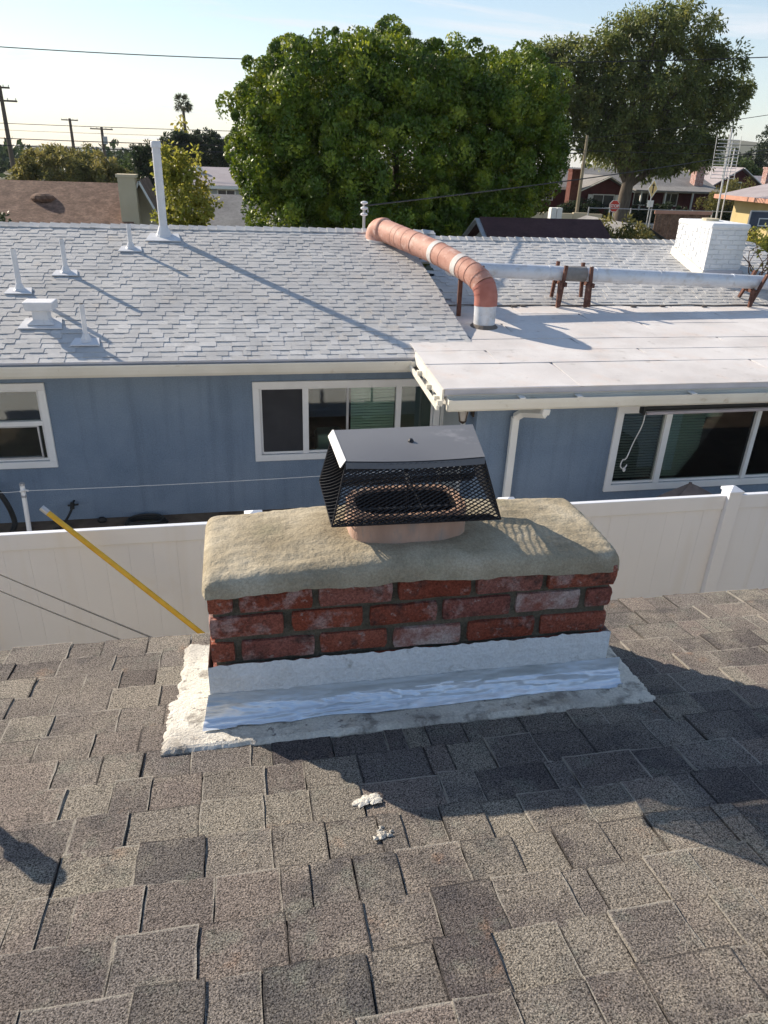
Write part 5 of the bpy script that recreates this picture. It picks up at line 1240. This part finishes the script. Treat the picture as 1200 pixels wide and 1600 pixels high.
brick_stack(t, 26.85, 59.5, .85, .8, 0, 3.65, 'brick_far'); brick_stack(t, 39.9, 63.2, .8, .8, 2, 4.35, 'brick_pale')
for x in (33.2, 35.4, 37.9, 40.2):
    mb = MB(); mb.box(x, x+.12, 60.2, 60.32, 0, 2.35); obj('porch_post', mb, 'trim', t)
mb = MB(); mb.hexa([(32.6, 60.0, 2.32), (41.4, 60.0, 2.32), (41.4, 62.1, 2.60), (32.6, 62.1, 2.60), (32.6, 60.0, 2.42), (41.4, 60.0, 2.42), (41.4, 62.1, 2.70), (32.6, 62.1, 2.70)]); obj('porch_roof', mb, 'grey_roof', t)
# barn-like house at the right, ridge running away
t = thing('red_barn', 'dark red barn shaped house with pale roof behind the tall antenna', 'house', (45.5, 70, 0))
mb = MB(); mb.prism([(43.6, 67, 0), (49.6, 67, 0), (49.6, 67, 2.4), (46.6, 67, 4.2), (43.6, 67, 2.4)], (0, 8, 0)); obj('wall', mb, 'red_wall', t)
mb = MB(); mb.hexa([(46.6, 66.6, 4.22), (50.1, 66.6, 2.12), (50.1, 75, 2.12), (46.6, 75, 4.22), (46.6, 66.6, 4.34), (50.12, 66.6, 2.24), (50.12, 75, 2.24), (46.6, 75, 4.34)]); mb.hexa([(42.4, 66.6, 1.9), (46.597, 66.6, 4.22), (46.597, 75, 4.22), (42.4, 75, 1.9), (42.4, 66.6, 2.0), (46.597, 66.6, 4.34), (46.597, 75, 4.34), (42.4, 75, 2.0)]); obj('roof', mb, 'pale_roof', t)
mb = MB(); mb.bar((46.6, 66.55, 4.28), (50.1, 66.55, 2.16), .06, .2, (0, 1, 0)); obj('bargeboard', mb, 'trim', t)
house_window(t, 45.9, 46.9, 2.3, 3.05, 67)
brick_stack(t, 51.0, 69, .7, .7, 1, 4.3, 'brick_pale')
# yellow house with clay tile eave, its long side wall turned to the sun
t = thing('yellow_house', 'yellow house with a clay tile eave at the right edge', 'house', (29, 34, 0))
mb = MB(); mb.box(26.2, 34, 30.6, 37.6, 0, 2.95); obj('wall', mb, 'yellow_wall', t)
mb = MB(); mb.hexa([(25.4, 29.9, 2.92), (30.0, 29.9, 3.9), (30.0, 38.2, 3.9), (25.4, 38.2, 2.92), (25.4, 29.9, 3.02), (30.0, 29.9, 4.0), (30.0, 38.2, 4.0), (25.4, 38.2, 3.02)]); obj('roof', mb, 'pale_roof', t)
mb = MB(); mb.box(25.32, 25.398, 29.9, 38.2, 2.86, 3.06); obj('fascia', mb, 'pink_tile', t)
mb = MB(); mb.box(26.12, 26.198, 34.3, 34.42, 2.2, 2.5); obj('wall_lamp', mb, 'hose', t)
# pale house far right
t = gable_house('pink_house', 'small pale pink house with a chimney at the far right edge', 49.5, 58, 72.5, 79, 2.4, 3.5, 'yellow_wall', 'pale_roof')
# low block wall and boards left of the stop sign
t = thing('block_wall', 'low tan block wall behind the maroon roof', 'wall', (18, 44, 0))
for i in range(9):
    mb = MB(); x = 13.4+i*.95; mb.box(x, x+.92, 43.9, 44.1, 0, 1.55+.05*(i % 2)); obj('panel', mb, 'tan_wall', t)
t = thing('board_fence', 'brown board fence below the tall antenna', 'fence', (22.4, 35, 0))
for i in range(14):
    mb = MB(); x = 19.7+i*.2; mb.box(x+.005, x+.192, 34.0, 34.03, 0, 2.35); obj('board', mb, 'brown_roof', t)
mb = MB(); mb.box(19.6, 22.6, 33.95, 33.99, 2.28, 2.42); obj('rail', mb, 'pink_tile', t)
# chain-link fence: posts and rails
t = thing('metal_fence', 'grey metal post and rail fence beside the street', 'fence', (25, 40, 0))
for i in range(8):
    x = 19.6+i*1.25; mb = MB(); mb.tube([(x, 41-.05*i, 0), (x, 41-.05*i, 2.1)], .035, 6); obj('post', mb, 'galv', t)
for zz in (.3, 1.1, 2.05):
    mb = MB(); mb.tube([(19.6, 41, zz), (28.4, 40.65, zz)], .025, 6); obj('rail', mb, 'galv', t)

# ------------------------------------------------------------------ street furniture, poles, wires
def text_mesh(txt, size, m, parent, loc, name='lettering', rot=(R(90), 0, 0)):
    c = bpy.data.curves.new(name, 'FONT'); c.body = txt; c.size = size; c.align_x = 'CENTER'; c.align_y = 'CENTER'; c.extrude = .004; c.offset = .004
    o = bpy.data.objects.new(name, c); COL.objects.link(o); bpy.context.view_layer.update()
    me = bpy.data.meshes.new_from_object(o.evaluated_get(bpy.context.evaluated_depsgraph_get())); bpy.data.objects.remove(o)
    o = link(name, me, m, parent); me.materials.clear(); me.materials.append(M[m]); o.location = Vector(loc)-rootloc(parent); o.rotation_euler = rot; return o
sx, sy, sz = 23.18, 45, 1.96
t = thing('stop_sign', 'red octagonal stop sign on a thin post by the street', 'sign', (sx, sy, 0))
oc = lambda r_, y: [(sx+r_*math.cos(math.pi/8+k*math.pi/4), y, sz+r_*math.sin(math.pi/8+k*math.pi/4)) for k in range(8)]
obj('plate', MB().prism(oc(.36, sy), (0, .012, 0)), 'sign_white', t); obj('face', MB().prism(oc(.335, sy-.006), (0, .004, 0)), 'sign_red', t)
text_mesh('STOP', .24, 'sign_white', t, (sx, sy-.012, sz))
mb = MB(); mb.tube([(sx, sy+.03, 0), (sx, sy+.03, 2.2)], .03, 6); obj('post', mb, 'galv', t)
wx, wy, wz_ = 25.56, 45, 3.0
t = thing('warning_sign', 'yellow diamond sign above a small white plate on a post', 'sign', (wx, wy, 0))
obj('diamond', MB().prism([(wx-.34, wy, wz_), (wx, wy, wz_-.55), (wx+.34, wy, wz_), (wx, wy, wz_+.55)], (0, .012, 0)), 'sign_white', t)
obj('face', MB().prism([(wx-.29, wy-.006, wz_), (wx, wy-.006, wz_-.48), (wx+.29, wy-.006, wz_), (wx, wy-.006, wz_+.48)], (0, .004, 0)), 'sign_yellow', t)
mb = MB(); mb.box(wx-.04, wx+.04, wy-.014, wy-.008, wz_-.26, wz_+.18); mb.prism([(wx-.11, wy-.014, wz_+.16), (wx+.11, wy-.014, wz_+.16), (wx, wy-.014, wz_+.34)], (0, .005, 0)); obj('symbol', mb, 'hose', t)
obj('plate', MB().box(wx-.2, wx+.2, wy-.002, wy+.01, wz_-1.05, wz_-.66), 'sign_white', t)
mb = MB(); mb.tube([(wx, wy+.03, 0), (wx, wy+.03, 3.3)], .035, 6); obj('post', mb, 'galv', t)
def util_pole(label, x, y, ztop, arms, r_=.13, m='pole_wood'):
    t = thing('utility_pole', label, 'utility pole', (x, y, hz(x, y)))
    mb = MB(); mb.tube([(x, y, hz(x, y)-.5), (x, y, ztop*.5), (x, y, ztop)], [r_*1.25, r_*1.1, r_*.85], 8); obj('pole', mb, m, t)
    for (zz, L_) in arms:
        mb = MB(); mb.bar((x-L_/2, y-.12, zz), (x+L_/2, y-.12, zz), .11, .13); a = obj('crossarm', mb, m, t)
        for q in (-.46, -.2, .2, .46):
            mb = MB(); mb.tube([(x+q*L_, y-.12, zz+.06), (x+q*L_, y-.12, zz+.2)], [.035, .05], 6); obj('insulator', mb, 'trim', a)
    return t
util_pole('tall leaning dark utility pole with two crossarms at the left edge', -17.3, 70, 8.1, [(7.95, 1.5), (7.05, 2.3)], .16)
util_pole('distant utility pole with one crossarm above the olive tree', -19.55, 110, 6.95, [(6.75, 2.0)], .18)
t = util_pole('distant utility pole with a transformer right of the olive tree', -14.4, 100, 5.95, [(5.75, 2.5)], .17)
mb = MB(); mb.tube([(-14.1, 99.8, 4.2), (-14.1, 99.8, 5.0)], .25, 8); obj('transformer', mb, 'galv', t)
util_pole('pale wooden utility pole between the big dense tree and the tall airy tree', 23.05, 50, 5.9, [], .11, 'pole_pale')
def wire(label, a, b, sag, r_=.02, group=None, n=40):
    mb = MB(); P = sagline(a, b, sag, n); mb.tube(P, r_, 5); o = obj('power_line', mb, 'wire', loc=a); tag(o, label, 'power line', group); return o
wire('high power line crossing the sky above the big tree', (-24, 62, 10.1), (44, 47, 11.5), 1.1, .030)
WG = 'low lines running from the left pole'
wire('topmost of the low lines running right from the leaning pole', (-30, 74, 5.6), (23, 50, 5.75), .25, .022, WG)
wire('faint second line from the top running right from the leaning pole', (-30, 74, 5.15), (23, 50, 5.55), .35, .012, WG)
wire('thick third line from the top running right from the leaning pole', (-30, 74, 4.55), (23, 50, 5.05), .35, .03, WG)
wire('lowest thick line running right from the leaning pole', (-30, 74, 4.05), (23, 50, 4.85), .45, .035, WG)
wire('service drop sagging from the small grey mast up to the right', (2.07, 12.28, 3.66), (43, 44, 8.4), .55, .012)
RG = 'lines at the right of the tall tree'
wire('steep line climbing to the right edge above the antenna', (23, 50, 5.7), (46, 40, 10.2), .3, .018, RG)
wire('level line passing behind the top of the antenna', (23, 50, 5.6), (52, 50, 6.4), .2, .018, RG)
wire('lower level line passing through the antenna', (23, 50, 5.0), (52, 50, 5.9), .2, .022, RG)
t = thing('utility_cabinet', 'small white cabinet with two doors behind the maroon roof', 'cabinet', (17.2, 40, 0))
for dx in (-.17, .17):
    mb = MB(); mb.box(17.2+dx-.155, 17.2+dx+.155, 39.8, 40.2, .1, 2.08); bevel(obj('door', mb, 'trim', t), .02)
mb = MB(); mb.box(16.85, 17.55, 39.82, 40.25, 0, .098); obj('plinth', mb, 'concrete', t)
# log-periodic antenna on a mast
t = thing('antenna_mast', 'tall aluminium antenna of many crossbars on a leaning mast', 'antenna', (24.3, 36, 0))
mb = MB(); mb.tube([(24.35, 36, 0), (24.05, 36, 6.05)], .045, 8); obj('mast', mb, 'alu', t)
mb = MB(); mb.tube([(24.7, 36.2, 0), (24.5, 36.1, 5.2)], .03, 6); obj('stay', mb, 'alu', t)
for k in range(12):
    zz = 3.85+k*.155; c = 24.16-.01*k; w = .62-.008*k
    mb = MB(); mb.tube([(c-w*1.1, 36, zz), (c+w, 36, zz+.01)], .018, 6); obj('crossbar', mb, 'alu', t)
for dx in (-.09, .12):
    mb = MB(); mb.tube([(24.16+dx, 35.97, 3.8), (24.06+dx, 35.97, 5.8)], .022, 6); obj('boom', mb, 'alu', t)
for dx in (-.7, .62):
    mb = MB(); mb.tube([(24.16+dx, 36.02, 3.8), (24.05+dx, 36.02, 5.75)], .014, 6); obj('boom', mb, 'alu', t)
# basketball hoop behind the white brick chimney
t = thing('basketball_hoop', 'basketball backboard with a white target square behind the white brick chimney', 'basketball hoop', (16.7, 22, 0))
mb = MB(); mb.box(15.98, 17.6, 22, 22.04, 2.68, 3.18); bb = obj('backboard', mb, 'backboard', t)
def frame(x0, x1, z0, z1, y, w):
    f = MB(); f.box(x0, x1, y, y+.012, z1-w, z1); f.box(x0, x1, y, y+.012, z0, z0+w); f.box(x0, x0+w, y, y+.012, z0+w, z1-w); f.box(x1-w, x1, y, y+.012, z0+w, z1-w); return f
obj('border', frame(15.97, 17.61, 2.67, 3.2, 21.985, .04), 'galv', bb); obj('target_square', frame(16.32, 16.72, 2.74, 2.98, 21.985, .03), 'sign_white', bb)
mb = MB(); mb.tube([(16.52+.23*math.cos(a*math.pi/8), 21.72+.23*math.sin(a*math.pi/8), 2.72) for a in range(17)], .014, 6); obj('rim', mb, 'hose', t)
mb = MB(); mb.tube([(16.2, 22.5, 0), (16.25, 22.45, 1.9), (16.5, 22.1, 2.85)], .06, 8); mb.bar((16.0, 22.3, 2.2), (16.35, 22.05, 2.75), .05); obj('pole', mb, 'hose', t)

# ------------------------------------------------------------------ thin valley haze
if HAZE:
    hm = bpy.data.materials.new('haze'); hm.use_nodes = True; tt = hm.node_tree; tt.nodes.remove(tt.nodes['Principled BSDF'])
    vv = tt.nodes.new('ShaderNodeVolumePrincipled'); vv.inputs['Color'].default_value = (.80, .86, .95, 1); vv.inputs['Density'].default_value = .00013; vv.inputs['Anisotropy'].default_value = .2
    tt.links.new(vv.outputs[0], tt.nodes['Material Output'].inputs['Volume'])
    mb = MB(); mb.box(-3300, 3300, -3300, 3300, -60, 95); tag(obj('haze', mb, hm), kind='stuff')
